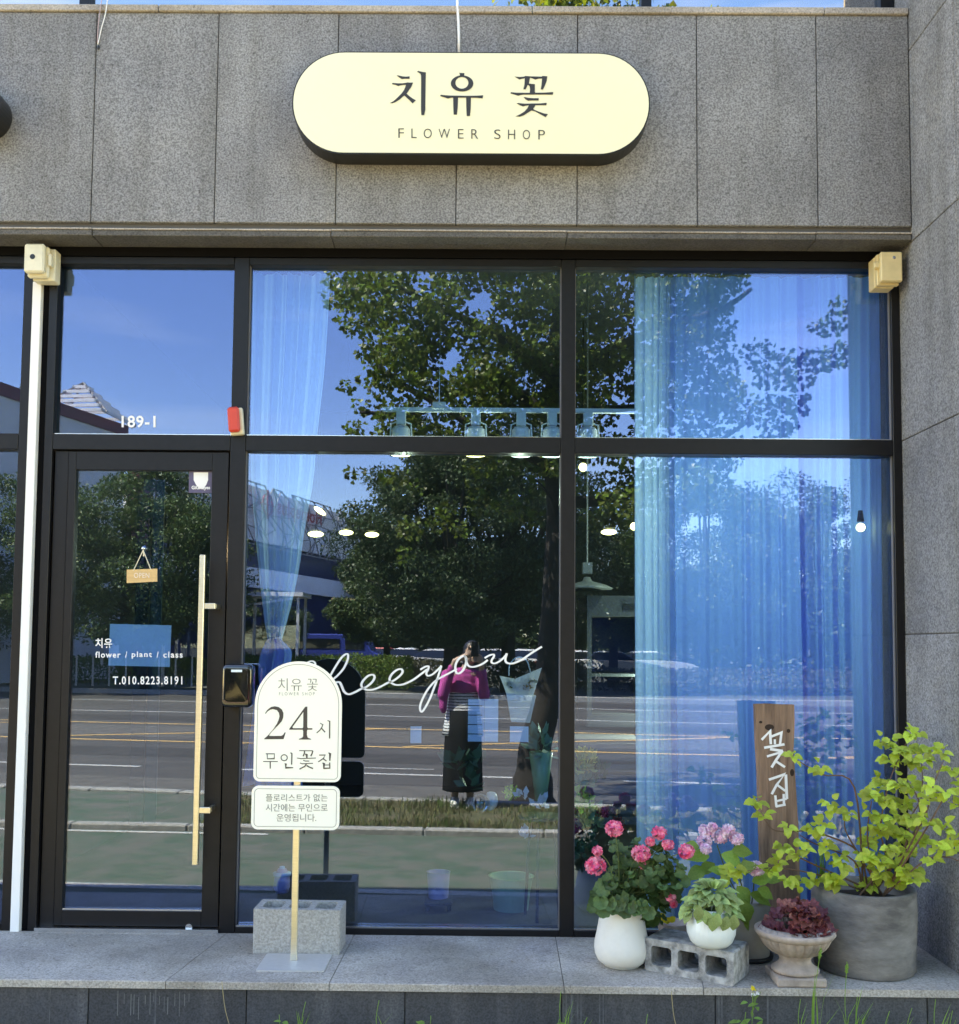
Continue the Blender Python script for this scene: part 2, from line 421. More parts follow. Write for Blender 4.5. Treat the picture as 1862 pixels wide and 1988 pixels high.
# panes
panes = {}
for key, a, b, z0, z1 in (('tl', -2.06, -1.194, zt1, 3.434), ('tm', -1.121, .409, zt1, 3.434), ('tr', .476, 2.012, zt1, 3.434),
                          ('bm', -1.121, .409, .244, zt0), ('br', .476, 2.012, .244, zt0),
                          ('l1', -3.93, -2.226, zt1, 3.434), ('l2', -3.93, -2.226, .244, zt0), ('l3', -5.53, -4.0, .244, 3.434), ('l4', -8.9, -5.6, .244, 3.434)):
    panes[key] = bpart('window_pane', MB().box(a - .004, b + .004, D, D + .006, z0 - .004, z1 + .004), 'glass')
# ---- door
door = bpart('door', MB().bbox(-2.052, -1.985, FX + .02, FX + .065, .235, 2.508, b=.002)
    .bbox(-1.983, -1.946, FX + .012, FX + .06, .24, 2.505, b=.002).bbox(-1.283, -1.202, FX + .012, FX + .06, .24, 2.505, b=.002)
    .bbox(-1.946, -1.283, FX + .012, FX + .06, 2.415, 2.505, b=.002).bbox(-1.946, -1.283, FX + .012, FX + .06, .24, .312, b=.002), 'frame', label='black framed glass shop door')
doorpane = MB().box(-1.95, -1.279, FX + .032, FX + .040, .308, 2.419).build('door_pane', 'doorglass', door)
DG = FX + .031
MB().box(-1.946, -1.283, FX + .018, FX + .032, .312, .319).build('door_bead', 'steel', door)
MB().box(-2.06, -1.194, FX - .02, FX + .1, LZ, .236).build('threshold', 'steel', door)
hx0 = P(394, 1077, 4.985).x
# long square brass pull
h0 = P(394, 1077, 4.985); h1 = P(381, 1679, 4.985)
handle = MB().bbox(h0.x - .013, h0.x + .013, 4.972, 4.998, h1.z, h0.z, b=.003).build('handle', 'brass', door)
for zc in (P(405, 1177, 5.0).z, P(400, 1572, 5.0).z):
    MB().bbox(h0.x + .013, h0.x + .066, 4.976, 4.994, zc - .014, zc + .014, b=.002).bbox(h0.x + .048, h0.x + .066, 4.994, FX + .012, zc - .012, zc + .012, b=.002).build('handle_bracket', 'brass', door)
c = P(367, 1800, FX); k = MB().tube([(c.x, FX + .012, c.z), (c.x, FX - .004, c.z)], .016, 20).build('lock_cylinder', 'steel', door, smooth=False)
# door lettering
for nm, body, box, sp, bo in (('lettering', '치유', (185, 1239, 218, 1258), 1.05, .02), ('lettering', 'flower', (185, 1265, 234, 1277), 1.2, .02), ('slash', '/', (243, 1265, 247, 1277), 1, .02), ('lettering', 'plant', (255.6, 1265, 295, 1279), 1.2, .02), ('slash', '/', (304, 1265, 308, 1277), 1, .02), ('lettering', 'class', (317, 1265, 354.7, 1277), 1.2, .02), ('lettering', 'T.010.8223.8191', (219, 1313, 354, 1329), 1.22, .02)):
    text_on(nm, body, box, onY(DG - .0002), 'vinyl', door, sp, bo)
text_on('house_number', '189-1', (236, 807, 302, 830), onY(D - .0007), 'vinyl', bld, 1.1, .02)
# security sticker on the door glass: shield over small lettering
M['purple'] = mat('violet_film', (.10, .085, .16), .4)
q = [P(371, 917, DG), P(413, 917, DG), P(413, 960, DG), P(371, 960, DG)]
stk = MB().box(P(367, 930, DG).x, P(412, 930, DG).x, DG - .002, DG, P(390, 957, DG).z, P(390, 914, DG).z).build('sticker', 'purple', door)
sh = [(376, 917), (404, 917), (404, 932), (400, 942), (394, 949), (388, 949), (381, 942), (376, 932)]
MB().prism([sh], onY(DG - .003), (0, 1, 0), .0005).build('shield_emblem', 'vinyl', door)
text_on('lettering', 'GiGAeyes', (372, 944 - 1, 408, 952), onY(DG - .0045), 'vinyl', door, 1, .03)
# white cable trunking on the left double mullion
tr = [P(71, 548, FX - .02), P(75, 548, FX - .02)]
x = (P(70, 545, 5.03).x)
trunk = MB().bbox(x - .021, x + .021, FX - .018, FX + .016, P(35, 1812, 5.05).z, P(70, 546, 5.04).z, b=.002).build('cable_trunking', 'white', bld)
# pier on the right (its left cheek faces the ledge) in courses
pz = [0, .72, 1.65, 2.585, 3.51, 4.44, 5.4]
for i in range(len(pz) - 1):
    off = rnd.uniform(-.0008, .0008)
    bpart('stone_panel', MB().bbox(XW + off, XW + .03, YP + .002, FX + .12 if pz[i] < 3.5 else YF + .4, pz[i] + .002, pz[i + 1] - .002, b=.003), 'stone')
    bpart('stone_panel', MB().bbox(XW + .002, XW + .70, YP - .03, YP, pz[i] + .002, pz[i + 1] - .002, b=.003), 'stone')
bpart('pier_core', MB().box(XW + .01, XW + .70, YP - .01, YF + .41, 0, 5.4), 'joint')
# upper storey: recessed strip windows over the coping
UY = YF + .16
bpart('upper_sill', MB().box(BL, XW - .003, UY - .03, UY + .2, 4.648, 4.668), 'frame')
ux = [-8.5, -6.2, -4.1, -2.0, .80, 1.985]
for i in range(len(ux) - 1):
    bpart('upper_mullion', MB().box(ux[i], ux[i] + .05, UY, UY + .1, 4.668, 6.4), 'frame')
    bpart('upper_pane', MB().box(ux[i] + .05, ux[i + 1], UY + .04, UY + .05, 4.668, 6.4), 'upglass')
bpart('upper_mullion', MB().box(1.985, XW - .004, UY, UY + .1, 4.668, 6.4), 'frame')
# rest of the block above and beside
bpart('upper_wall', MB().box(BL, 9, YF + .05, 12, 6.4, 7.3), 'stone')
bpart('side_wall', MB().box(XW + .70, 9, YP - .01, 12, 0, 6.4), 'stone')
bpart('left_wall', MB().box(BL - 3, BL, YF, 12, 0, 7.3), 'stone')
# ---- ledge
lx = [(-9, -9), (-6.5, -6.5), (-4.3, -4.3), (-2.62, -2.62), (-1.155, -1.235), (-.555, -.575), (.39, .37), (1.02, .93), (3.2, 3.2)]
for i in range(len(lx) - 1):
    (b0, f0), (b1, f1) = lx[i], lx[i + 1]; g = .0015; z1 = LZ + rnd.uniform(-.001, .001); z0 = LZ - .03
    f0 += g; b0 += g; f1 -= g; b1 -= g
    if i == 7:
        mb = MB().box(f0, XW - .003, LY, FX - .003, z0, z1); mb.v[2].x = mb.v[6].x = b0
        bpart('ledge_slab', mb, 'slab')
        bpart('ledge_slab', MB().box(XW, f1, LY, YP - .032, z0, z1), 'slab'); continue
    c_ = .003
    vs = [(f0, LY, z0), (f1, LY, z0), (b1, FX - .003, z0), (b0, FX - .003, z0), (f0, LY, z1 - c_), (f1, LY, z1 - c_), (b1, FX - .003, z1), (b0, FX - .003, z1), (f0, LY + c_, z1), (f1, LY + c_, z1)]
    bpart('ledge_slab', MB().add(vs, [(0, 3, 2, 1), (0, 1, 5, 4), (4, 5, 9, 8), (8, 9, 6, 7), (1, 2, 6, 9, 5), (0, 4, 8, 7, 3), (2, 3, 7, 6)]), 'slab')
bpart('ledge_bed', MB().box(BL, 3.2, LY + .03, FX + .1, 0, LZ - .032), 'joint')
px = [BL] + [-.27 - .64 * k for k in range(13, 0, -1)] + [-.27, .362, .98, 1.19, 1.83, 2.5, 3.2]
for i in range(len(px) - 1):
    bpart('plinth_panel', MB().bbox(px[i] + .002, px[i + 1] - .002, LY + .014, LY + .034, -.02, LZ - .033, b=.002), 'plinth')
# white lime runs on the plinth
M['faint'] = mat('faint_run', (.13, .13, .135), .8, col2=(.08, .08, .085), scale=30)
M['lime'] = mat('lime_stain', (.20, .20, .195), .9)
for u in [232 + 9.5 * k + rnd.uniform(-4, 4) for k in range(15)]:
    p = P(u + rnd.uniform(-2, 2), 1955, LY + .012); h = rnd.uniform(.03, .10)
    zz = LZ - .04 - rnd.uniform(.0, .03)
    MB().box(p.x, p.x + rnd.uniform(.0012, .003), LY + .0128, LY + .0138, zz - h, zz).build('lime_run', 'lime', bld)
for u in (1098, 1108, 1120, 1127, 1163, 1170, 1176, 1394, 1400, 1489, 1604, 1609, 150, 96, 300, 640):
    p = P(u, 1955, LY + .012); w_ = rnd.uniform(.002, .008)
    MB().box(p.x, p.x + w_, LY + .0128, LY + .0136, .0, LZ - .036).build('lime_run', 'faint', bld)
# ---- interior shell
M['in_wall'] = mat('dark_interior_wall', (.035, .038, .04), .9)
M['in_floor'] = mat('interior_floor', (.05, .055, .06), .5, var=.3, scale=4)
bpart('interior_wall', MB().box(BL + .05, 5.5, 10.4, 10.5, 0, 3.9).box(5.4, 5.5, FX + .15, 10.4, 0, 3.9).box(-9, -8.95, FX + .15, 10.4, 0, 3.9)
      .box(-2.6, -2.52, FX + .11, 10.4, 0, 3.9).box(3.15, 3.2, FX + .15, 10.4, 0, 3.9), 'in_wall')
bpart('interior_floor', MB().box(BL, 5.5, FX + .101, 10.4, LZ - .06, LZ - .005), 'in_floor')
bpart('interior_ceiling', MB().box(BL, 5.5, FX + .11, 10.4, 3.9, 3.95), 'in_wall')
bpart('inner_jamb', MB().box(XW, XW + .5, FX + .12, FX + .6, 0, 3.9), 'in_wall')

# ================================================================== WALL SIGN
sgn = thing('wall_sign', 'large cream oblong shop sign with rounded ends and dark hangul on the stone fascia', 'sign', (-.04, 4.785, 4.1))
def onsign(u, v): return P(u, v, 4.7835)
SX0, SX1, SZ0, SZ1 = -.877, .796, 3.862, 4.356
def stadium(x0, x1, z0, z1, r, n=14, tl=1):
    pts = []
    for cx_, cz_, a0 in ((x1 - r, z1 - r, 0), (x0 + r, z1 - r, PI / 2), (x0 + r, z0 + r, PI), (x1 - r, z0 + r, 1.5 * PI)):
        for k in range(n + 1): a = a0 + PI / 2 * k / n; pts.append((cx_ + r * math.cos(a), cz_ + r * math.sin(a)))
    return pts
fl = stadium(SX0, SX1, SZ0, SZ1, .244)
MB().prism([fl], lambda x, z: Vector((x, 4.786, z)), (0, 1, 0), YF - .004 - 4.786).build('sign_box', 'black', sgn)
fl = stadium(SX0 + .006, SX1 - .006, SZ0 + .006, SZ1 - .006, .238)
MB().prism([fl], lambda x, z: Vector((x, 4.7835, z)), (0, 1, 0), .0015).build('sign_face', 'cream', sgn)
A1 = lambda x, y: (738.8 + .0992 * x, 123.1 + .0992 * y)
A2 = lambda x, y: (892.8 + .10912 * x, 123.1 + .10912 * y)
def glyph(name, loops, tr_, y, m, parent, dep=.0012):
    mb = MB()
    for lp in loops:
        if isinstance(lp[0][0], (list, tuple)): ll = [[tr_(*p) for p in l] for l in lp]
        else: ll = [[tr_(*p) for p in lp]]
        mb.prism(ll, onY(y), (0, 1, 0), dep)
    return mb.build(name, m, parent)
ell = lambda cx_, cy_, rx, ry, n=32: [(cx_ + rx * math.cos(2 * PI * k / n), cy_ + ry * math.sin(2 * PI * k / n)) for k in range(n)]
YS_ = 4.7815
chi = [[(320,235),(345,232),(430,252),(500,258),(570,252),(568,297),(480,297),(415,303),(370,275)],
 [(230,380),(255,382),(340,388),(430,388),(500,378),(530,370),(560,374),(637,374),(600,460),(550,530),(510,590),(560,635),(620,680),(690,720),(655,750),(627,780),(570,720),(510,665),(468,625),(440,645),(380,700),(300,750),(240,775),(185,773),(250,740),(330,670),(410,590),(460,520),(485,460),(500,415),(430,418),(380,428),(345,440),(290,415),(230,405)],
 [(715,160),(740,145),(820,165),(888,175),(884,300),(880,600),(877,900),(855,1007),(800,1009),(793,900),(795,500),(795,240),(785,205),(770,190)]]
yu = [[ell(1597,390,220,157), ell(1593,378,128,115)], [(1538,178),(1560,185),(1642,188),(1638,240),(1550,245),(1555,210)],
 [(1422,650),(1518,650),(1512,850),(1495,1000),(1432,1000),(1425,850)], [(1676,650),(1770,650),(1765,880),(1750,1027),(1688,1027),(1680,850)]]
yub = [[(-345,556),(-200,570),(100,575),(300,573),(415,566),(405,618),(300,608),(-100,604),(-160,608),(-211,622),(-270,600),(-345,580)]]
kk = [[(975,232),(1060,240),(1140,235),(1165,222),(1250,228),(1455,234),(1470,222),(1557,228),(1545,310),(1510,400),(1480,462),(1440,460),(1455,380),(1465,265),(1400,268),(1345,285),(1290,262),(1250,250),(1240,290),(1230,355),(1270,362),(1335,368),(1335,500),(1345,520),(1500,518),(1662,508),(1657,552),(1130,552),(1080,560),(1040,573),(985,555),(900,530),(910,510),(1000,520),(1245,522),(1250,460),(1245,410),(1225,385),(1205,380),(1190,420),(1170,460),(1130,458),(1150,380),(1157,262),(1110,270),(1060,283),(1020,260)],
 [(1135,600),(1160,600),(1230,612),(1310,618),(1405,618),(1403,657),(1300,657),(1215,662),(1170,635)],
 [(1012,710),(1040,704),(1150,715),(1440,710),(1545,700),(1540,743),(1345,740),(1330,770),(1308,800),(1315,820),(1400,855),(1500,890),(1567,900),(1550,925),(1527,953),(1440,905),(1340,850),(1275,835),(1210,875),(1140,920),(1070,945),(995,940),(1070,905),(1150,855),(1200,800),(1230,740),(1170,750),(1125,763),(1080,745)]]
glyph('letter', chi, A1, YS_, 'ink', sgn)
g = glyph('letter', yu, A1, YS_, 'ink', sgn); glyph('letter_bar', yub, A2, YS_ - .0006, 'ink', sgn)
glyph('letter', kk, A2, YS_, 'ink', sgn)
for ch, xa, xb in (('F', 553, 580), ('L', 617, 642), ('O', 677, 716), ('W', 750, 805), ('E', 845, 872), ('R', 910, 943), ('S', 1022, 1053), ('H', 1090, 1124), ('O', 1162, 1197), ('P', 1238, 1270)):
    yy = 395 + (xa - 553) * .012
    text_on('letter', ch, (554.1 + .3968 * xa, 92.4 + .3968 * yy, 554.1 + .3968 * xb, 92.4 + .3968 * (yy + 46)), onY(YS_), 'ink', sgn, 1, -.012)
# cables down the wall
tag(MB().tube([P(890 + d_, v, YF - .008) for v, d_ in ((-4, -2), (12, -2), (40, 0), (70, 1), (104, 1))], .0065, 8).build('power_cable', 'white', None, smooth=True), 'white cable dropping from the coping to the top of the oblong sign', 'cable')
wires = thing('hanging_wires', 'loose pair of thin wires hanging from the coping into a stone joint at top left', 'wire', P(190, 80, YF - .01))
MB().tube(smoothline([P(198, -4, YF - .02), P(193, 30, YF - .014), P(190, 60, YF - .008), P(189, 82, YF - .005)]), .002, 6).build('wire', mat('pinkish_wire', (.5, .35, .36), .5), wires, smooth=True)
MB().tube(smoothline([P(209, -4, YF - .02), P(205, 25, YF - .018), P(197, 55, YF - .01), P(190, 86, YF - .005)]), .0025, 6).build('wire', 'white', wires, smooth=True)
MB().ball(P(191, 92, YF - .003), (.007, .004, .012)).build('wire_end', 'black', wires, smooth=True)
# round dark sign poking in at the left
rs = thing('projecting_sign', 'dark rounded end of the neighbouring shop sign at the left photo edge', 'sign', P(-60, 225, YF - .12))
c0 = P(-46, 205, YF - .12)
MB().tube([(c0.x, YF - .004, c0.z), (c0.x, YF - .13, c0.z)], .118, 40).build('sign_box', 'black', rs)
MB().tube([(c0.x, YF - .130, c0.z), (c0.x, YF - .132, c0.z)], .112, 40).build('sign_face', 'cream', rs)

# ================================================================== SMALL FIXTURES
# weatherproof sockets / junction boxes in the top corners
b1 = thing('junction_box', 'cream plastic junction box with a round black hole, above the white trunking', 'box', P(73, 505, 4.99))
def frm(u0, v0, u1, v1, y): a = P(u0, v0, y); b = P(u1, v1, y); return a.x, b.x, b.z, a.z
x0, x1, z0, z1 = frm(47, 472, 84, 528, 4.93)
MB().bbox(x0, x1, 4.93, 4.962, z0, z1, b=.008).build('cover', 'beige', b1)
MB().bbox(x0 + .004, x1 + .010, 4.963, 4.99, z0 - .014, z1 - .002, b=.008).build('gasket_rim', 'beige', b1)
MB().bbox(x0 + .02, x1 + .032, 4.991, FX - .002, z0 - .022, z1 - .004, b=.005).build('back_box', 'beige', b1)
MB().bbox(x1 + .010, x1 + .026, 4.955, 4.99, (z0 + z1) / 2 - .03, (z0 + z1) / 2 + .028, b=.003).build('latch', 'beige', b1)
c = P(63, 498, 4.929); MB().tube([(c.x, 4.9285, c.z), (c.x, 4.9315, c.z)], .0125, 24).build('lens_hole', 'black', b1)
b2 = thing('junction_box', 'yellowed plastic junction box with side latch at the top right window corner', 'box', P(1730, 520, 4.99))
x0, x1, z0, z1 = frm(1710, 488, 1753, 546, 4.93)
MB().bbox(x0, x1, 4.93, 4.958, z0, z1, b=.005).build('cover', 'beige2', b2)
MB().bbox(x0 - .008, x1 - .006, 4.959, 4.985, z0 - .010, z1 - .002, b=.004).build('gasket_rim', 'beige2', b2)
MB().bbox(x0 - .012, x1 - .02, 4.986, FX - .002, z0 - .014, z1 - .006, b=.004).build('back_box', 'beige2', b2)
MB().bbox(x0 - .026, x0 + .004, 4.944, 4.97, (z0 + z1) / 2 - .004, (z0 + z1) / 2 + .026, b=.005).build('latch', 'beige2', b2)
c = P(1736, 500, 4.929); MB().tube([(c.x, 4.9285, c.z), (c.x, 4.9315, c.z)], .0075, 20).build('screw_cap', 'steel', b2)
# red alarm sounder tilted on the mullion
ra = thing('alarm_sounder', 'small red box with cream rim tilted on the mullion above the door', 'alarm', P(457, 817, 5.03))
mx_ = Matrix.Translation(P(457, 817, 5.03)) @ Matrix.Rotation(math.radians(-5), 4, 'Y')
MB().bbox(-.028, .036, .0, .028, -.068, .062, b=.003, mx=mx_).build('base', 'beige', ra)
MB().bbox(-.031, .024, -.03, -.001, -.058, .064, b=.009, mx=mx_).build('housing', 'red', ra)
# glossy black hand dryer shaped dispenser / card reader
rd = thing('door_reader', 'glossy black rounded reader box mounted on the frame beside the door handle', 'card reader', P(461, 1332, 5.0))
x0, x1, z0, z1 = frm(432, 1289, 488, 1374, 4.975)
pf = stadium(x0, x1, z0, z1, .022, 6)
mb = MB()
n_ = len(pf); cxm, czm = (x0 + x1) / 2, (z0 + z1) / 2
rings = [(FX - .002, .97), (5.03, 1.0), (4.99, 1.0), (4.978, .975), (4.972, .93), (4.970, .86), (4.969, .80), (4.9689, .72)]
for y_, s_ in rings:
    for (a, b_) in pf: mb.v.append(Vector((cxm + (a - cxm) * s_, y_ - (.008 if b_ < czm else 0) * (s_ < 1) * (y_ < 5), czm + (b_ - czm) * s_)))
for i in range(len(rings) - 1):
    for k in range(n_): k2 = (k + 1) % n_; mb.f.append((i * n_ + k, i * n_ + k2, (i + 1) * n_ + k2, (i + 1) * n_ + k))
mb.f.append(tuple((len(rings) - 1) * n_ + k for k in range(n_)))
mb.build('housing', 'gloss', rd, smooth=True, fix=True)
x0, x1, z0, z1 = frm(449, 1300, 470, 1305, 4.967); MB().box(x0, x1, 4.9665, 4.968, z0, z1).build('indicator', mat('indicator_white', (.8, .9, .9), .3), rd)

# ================================================================== 24 HOUR SIGN STAND
YB = 4.60
st = thing('sign_stand', 'free standing cream 24 hour notice boards on a brass pole with square steel foot', 'sign stand', P(567, 1868, 4.55))
def ony(u, v): return P(u, v, YB)
def arch(u0, v0, u1, v1, r, rt, y):
    """board outline in the plane y: big-radius top corners rt, small bottom corners r"""
    a = P((u0 + u1) / 2, v0, y); b = P((u0 + u1) / 2, v1, y); l = P(u0, (v0 + v1) / 2, y); rr = P(u1, (v0 + v1) / 2, y)
    x0, x1, z0, z1 = l.x, rr.x, b.z, a.z; pts = []
    for cx_, cz_, a0, R_ in ((x1 - rt, z1 - rt, 0, rt), (x0 + rt, z1 - rt, PI / 2, rt), (x0 + r, z0 + r, PI, r), (x1 - r, z0 + r, 1.5 * PI, r)):
        for k in range(17): t = a0 + PI / 2 * k / 16; pts.append((cx_ + R_ * math.cos(t), cz_ + R_ * math.sin(t)))
    return pts
def inset(pts, d_):
    n = len(pts); o_ = []
    for i in range(n):
        a = Vector(pts[i - 1]); b = Vector(pts[(i + 1) % n]); t = (b - a).normalized(); nn = Vector((-t.y, t.x)); o_.append(tuple(Vector(pts[i]) + nn * d_))
    return o_
def xz(y): return lambda x, z: Vector((x, y, z))
M['bright'] = mat('white_board_edge', (.9, .9, .88), .35)
for (u0, v0, u1, v1, r, rt) in ((494, 1284, 663, 1518, .028, .192), (488, 1526, 659, 1611, .03, .03)):
    o_ = arch(u0, v0, u1, v1, r, rt, YB)
    if rt > .1:
        wd = (max(p[0] for p in o_) - min(p[0] for p in o_)) / 2 - .001; o_ = arch(u0, v0, u1, v1, r, wd, YB)
    bd = MB().prism([o_], xz(YB), (0, 1, 0), .012).build('board', 'ivory', st)
    MB().prism([inset(o_, .002)], xz(YB + .0125), (0, 1, 0), .002).build('board_back', 'black', st)
    l1 = inset(o_, .012); l2 = inset(o_, .014)
    mb = MB(); n_ = len(o_)
    mb.add([xz(YB - .0008)(*p) for p in l1 + l2], [(i, (i + 1) % n_, n_ + (i + 1) % n_, n_ + i) for i in range(n_)]).build('border_line', 'ink_grey', bd)
T24 = lambda x, y: (504.9 + .08597 * x, 1354.6 + .08597 * y)
boards = [c_ for c_ in st.children if c_.name.startswith('board') and 'back' not in c_.name]
YL = YB - .001
g2 = [[(115,350),(170,270),(250,210),(330,193),(420,210),(490,265),(527,345),(522,450),(490,530),(420,610),(330,700),(250,785),(205,845),(215,862),(300,863),(480,862),(520,840),(560,780),(578,788),(530,935),(90,937),(100,920),(180,850),(300,710),(380,590),(420,500),(440,420),(425,340),(380,280),(290,257),(230,270),(170,310),(120,365)]]
g4 = [[[(1020,205),(1068,200),(1065,660),(1080,688),(1180,688),(1180,722),(1075,722),(1060,740),(1058,840),(1075,900),(1155,935),(1152,945),(875,945),(878,930),(950,905),(972,870),(975,760),(965,722),(660,722),(662,700)], [(978,320),(975,665),(960,688),(745,688),(730,665)]]]
glyph('numeral', g2, T24, YL, 'ink_brown', boards[0], .0006); glyph('numeral', g4, T24, YL, 'ink_brown', boards[0], .0006)
def strokes(name, lst, tr_, y, m, parent, f=1):
    mb = MB(); k = 0
    for pts, w_ in lst:
        pp = [tr_(*p) for p in pts]; sc_ = abs(tr_(1, 0)[0] - tr_(0, 0)[0])
        mb.stroke(pp, w_ * sc_ * f, onY(y - k * .00004)); k += 1
    return mb.build(name, m, parent)
ring = lambda cx_, cy_, rx, ry: [(cx_ + rx * math.cos(2 * PI * k / 20), cy_ + ry * math.sin(2 * PI * k / 20)) for k in range(21)]
strokes('letter', [([(1360,572),(1395,600)],20),([(1420,592),(1395,670),(1350,735),(1280,795)],22),([(1385,685),(1470,780)],26),([(1525,515),(1575,535)],20),([(1573,520),(1570,920)],26)], T24, YL, 'ink_brown', boards[0])
strokes('letter', [([(130,1265),(325,1268),(320,1375),(165,1380),(160,1268)],18),([(70,1440),(400,1440)],16),([(230,1440),(230,1600)],22)], T24, YL, 'ink_brown', boards[0], 1.15)
strokes('letter', [(ring(545,1355,70,68),17),([(685,1243),(722,1258)],18),([(720,1255),(712,1510)],22),([(555,1490),(585,1495),(580,1582),(748,1580)],18)], T24, YL, 'ink_brown', boards[0], 1.15)
strokes('letter', [([(885,1195),(1190,1197)],16),([(1005,1200),(1000,1260),(975,1320)],24),([(1190,1197),(1175,1260),(1145,1320)],24),([(1020,1275),(1055,1285),(1058,1360)],26),([(835,1362),(920,1375),(1262,1362)],16),([(975,1412),(1020,1430),(1112,1430)],16),([(900,1475),(960,1492),(1195,1480)],16),([(1050,1490),(1010,1550),(890,1615)],22),([(1050,1530),(1120,1570),(1195,1600)],24)], T24, YL, 'ink_brown', boards[0], 1.15)
strokes('letter', [([(1335,1295),(1475,1295),(1430,1370),(1315,1450)],20),([(1420,1375),(1500,1430)],22),([(1545,1245),(1582,1260),(1575,1425)],22),([(1410,1475),(1445,1485),(1442,1595),(1575,1590),(1572,1465)],22),([(1445,1520),(1572,1518)],16)], T24, YL, 'ink_brown', boards[0], 1.15)
text_on('lettering', '치유', (540, 1317, 586, 1341), onY(YL), 'ink_grey', boards[0], 1.1, -.01)
text_on('lettering', '꽃', (596, 1318, 617, 1341), onY(YL), 'ink_grey', boards[0], 1.1, -.01)
text_on('lettering', 'FLOWER SHOP', (542, 1344, 611, 1350), onY(YL), 'ink_grey', boards[0], 1.5, -.01)
text_on('lettering', '플로리스트가 없는', (516, 1541.5, 636, 1556), onY(YL), 'ink_grey', boards[1], 1.0, 0)
text_on('lettering', '시간에는 무인으로', (516, 1560.5, 636, 1575.5), onY(YL), 'ink_grey', boards[1], 1.0, 0)
text_on('lettering', '운영됩니다.', (537, 1580, 614, 1595), onY(YL), 'ink_grey', boards[1], 1.0, 0)
pt = P(577, 1520, YB + .022); pb = P(569, 1868, YB)
MB().bbox(pt.x - .014, pt.x + .014, YB + .014, YB + .03, LZ + .006, P(577, 1400, YB).z, b=.003).build('pole', 'brass', st)
a = PZ(496, 1884, LZ + .006); b_ = PZ(630, 1884, LZ + .006); c2 = PZ(512, 1851, LZ + .006)
fy0 = a.y; fy1 = min(c2.y, fy0 + .26)
fo = stadium(a.x, b_.x, fy0, fy1, .015, 5)
MB().prism([fo], lambda x, y: Vector((x, y, LZ + .007)), (0, 0, -1), .006).build('foot_plate', 'footm', st)

# ================================================================== BLOCKS
def block_shape(L_, Dp, Hh, holes_axis, m, name, parent, mx, seed=0):
    """hollow concrete block with three cells, cells open along z (local) in a L x D x H body"""
    pass
blk = thing('concrete_block', 'pale hollow concrete block standing behind the 24 hour sign foot, cells facing up', 'concrete block', (0, 0, 0))
pa = PZ(490, 1851, LZ); L_, Dp, Hh = .385, .185, .192
mxb = Matrix.Translation((pa.x, pa.y, LZ)) @ rz(math.radians(-1.5))
def make_block(mb, L_, Dp, Hh, mx, wall=.030, axis='z', rr=.018):
    """plan outline L x Dp with three rounded cells, extruded Hh"""
    cells = []; cw = (L_ - 4 * wall) / 3
    for i in range(3):
        x0 = wall + i * (cw + wall); cells.append(stadium(x0, x0 + cw, wall, Dp - wall, rr, 4)[::-1])
    ch = .006
    outer = [(ch, 0), (L_ - ch, 0), (L_, ch), (L_, Dp - ch), (L_ - ch, Dp), (ch, Dp), (0, Dp - ch), (0, ch)]
    mb.prism([outer] + cells, lambda x, y: mx @ Vector((x, y, Hh)), (mx.to_3x3() @ Vector((0, 0, -1))), Hh)
    return mb
make_block(MB(), L_, Dp, Hh, mxb).build('block_body', 'concrete', blk, fix=True)
# block lying on its side, cells towards the street
blk2 = thing('concrete_block', 'grey weathered concrete block lying on its side under the ribbed pot, three cells facing out', 'concrete block', (0, 0, 0))
fc = PZ(1427, 1928, LZ - .0)
pr_ = Vector((P(1427, 1928, LY - .01).x, LY + .012, LZ))
ang = math.radians(-33)
H2 = .135
mx2 = Matrix.Translation(pr_) @ rz(ang) @ Matrix.Translation((-.385, 0, 0)) @ Matrix(((1, 0, 0, 0), (0, 0, -1, .19), (0, 1, 0, 0), (0, 0, 0, 1)))
make_block(MB(), .385, H2, .19, mx2, wall=.028, rr=.014).build('block_body', 'concrete2', blk2, fix=True)
# ================================================================== STREET (mirrored in the glazing)
KA = .050; KR = .165
M['asphalt'] = mat('asphalt', (.090, .083, .078), .9, col2=(.055, .051, .050), scale=3, detail=8, bump=.6, bscale=90, lo=.3, hi=.7, stretch=(.25, 1, 1))
M['far_ground'] = mat('far_paving', (.10, .10, .085), .95, col2=(.05, .06, .04), scale=.3)
M['green_path'] = mat('green_bike_path', (.050, .092, .062), .9, col2=(.110, .112, .096), scale=3.2, detail=8, bump=.5, bscale=90, lo=.38, hi=.62)
M['paint'] = mat('road_paint_white', (.52, .52, .5), .8, col2=(.20, .20, .19), scale=26, detail=8, lo=.42, hi=.72)
M['paint_y'] = mat('road_paint_yellow', (.62, .36, .14), .9, col2=(.26, .18, .11), scale=9, lo=.5, hi=.8)
M['kerb'] = mat('kerb_granite', (.36, .35, .33), .85, col2=(.22, .215, .20), scale=20, bump=.5)
M['soil'] = mat('verge_soil', (.13, .10, .062), 1, col2=(.045, .065, .022), scale=5, detail=6, bump=1, bscale=40)
M['grass'] = mat('verge_grass', (.085, .135, .030), .8, island=.6, trans=.3, col2=(.22, .17, .09), scale=5, lo=.42, hi=.58)
def sheet(name, pts, z, m): return struct(MB().add([(x, y, z) for x, y in pts], [tuple(range(len(pts)))]).build(name, m))
def yk(y0, k, x): return y0 + k * x
def strip(name, ya, yb, k, z, m, x0=-70, x1=70, kb=None):
    kb = k if kb is None else kb
    return sheet(name, [(x0, yk(yb, kb, x0)), (x1, yk(yb, kb, x1)), (x1, yk(ya, k, x1)), (x0, yk(ya, k, x0))], z, m)
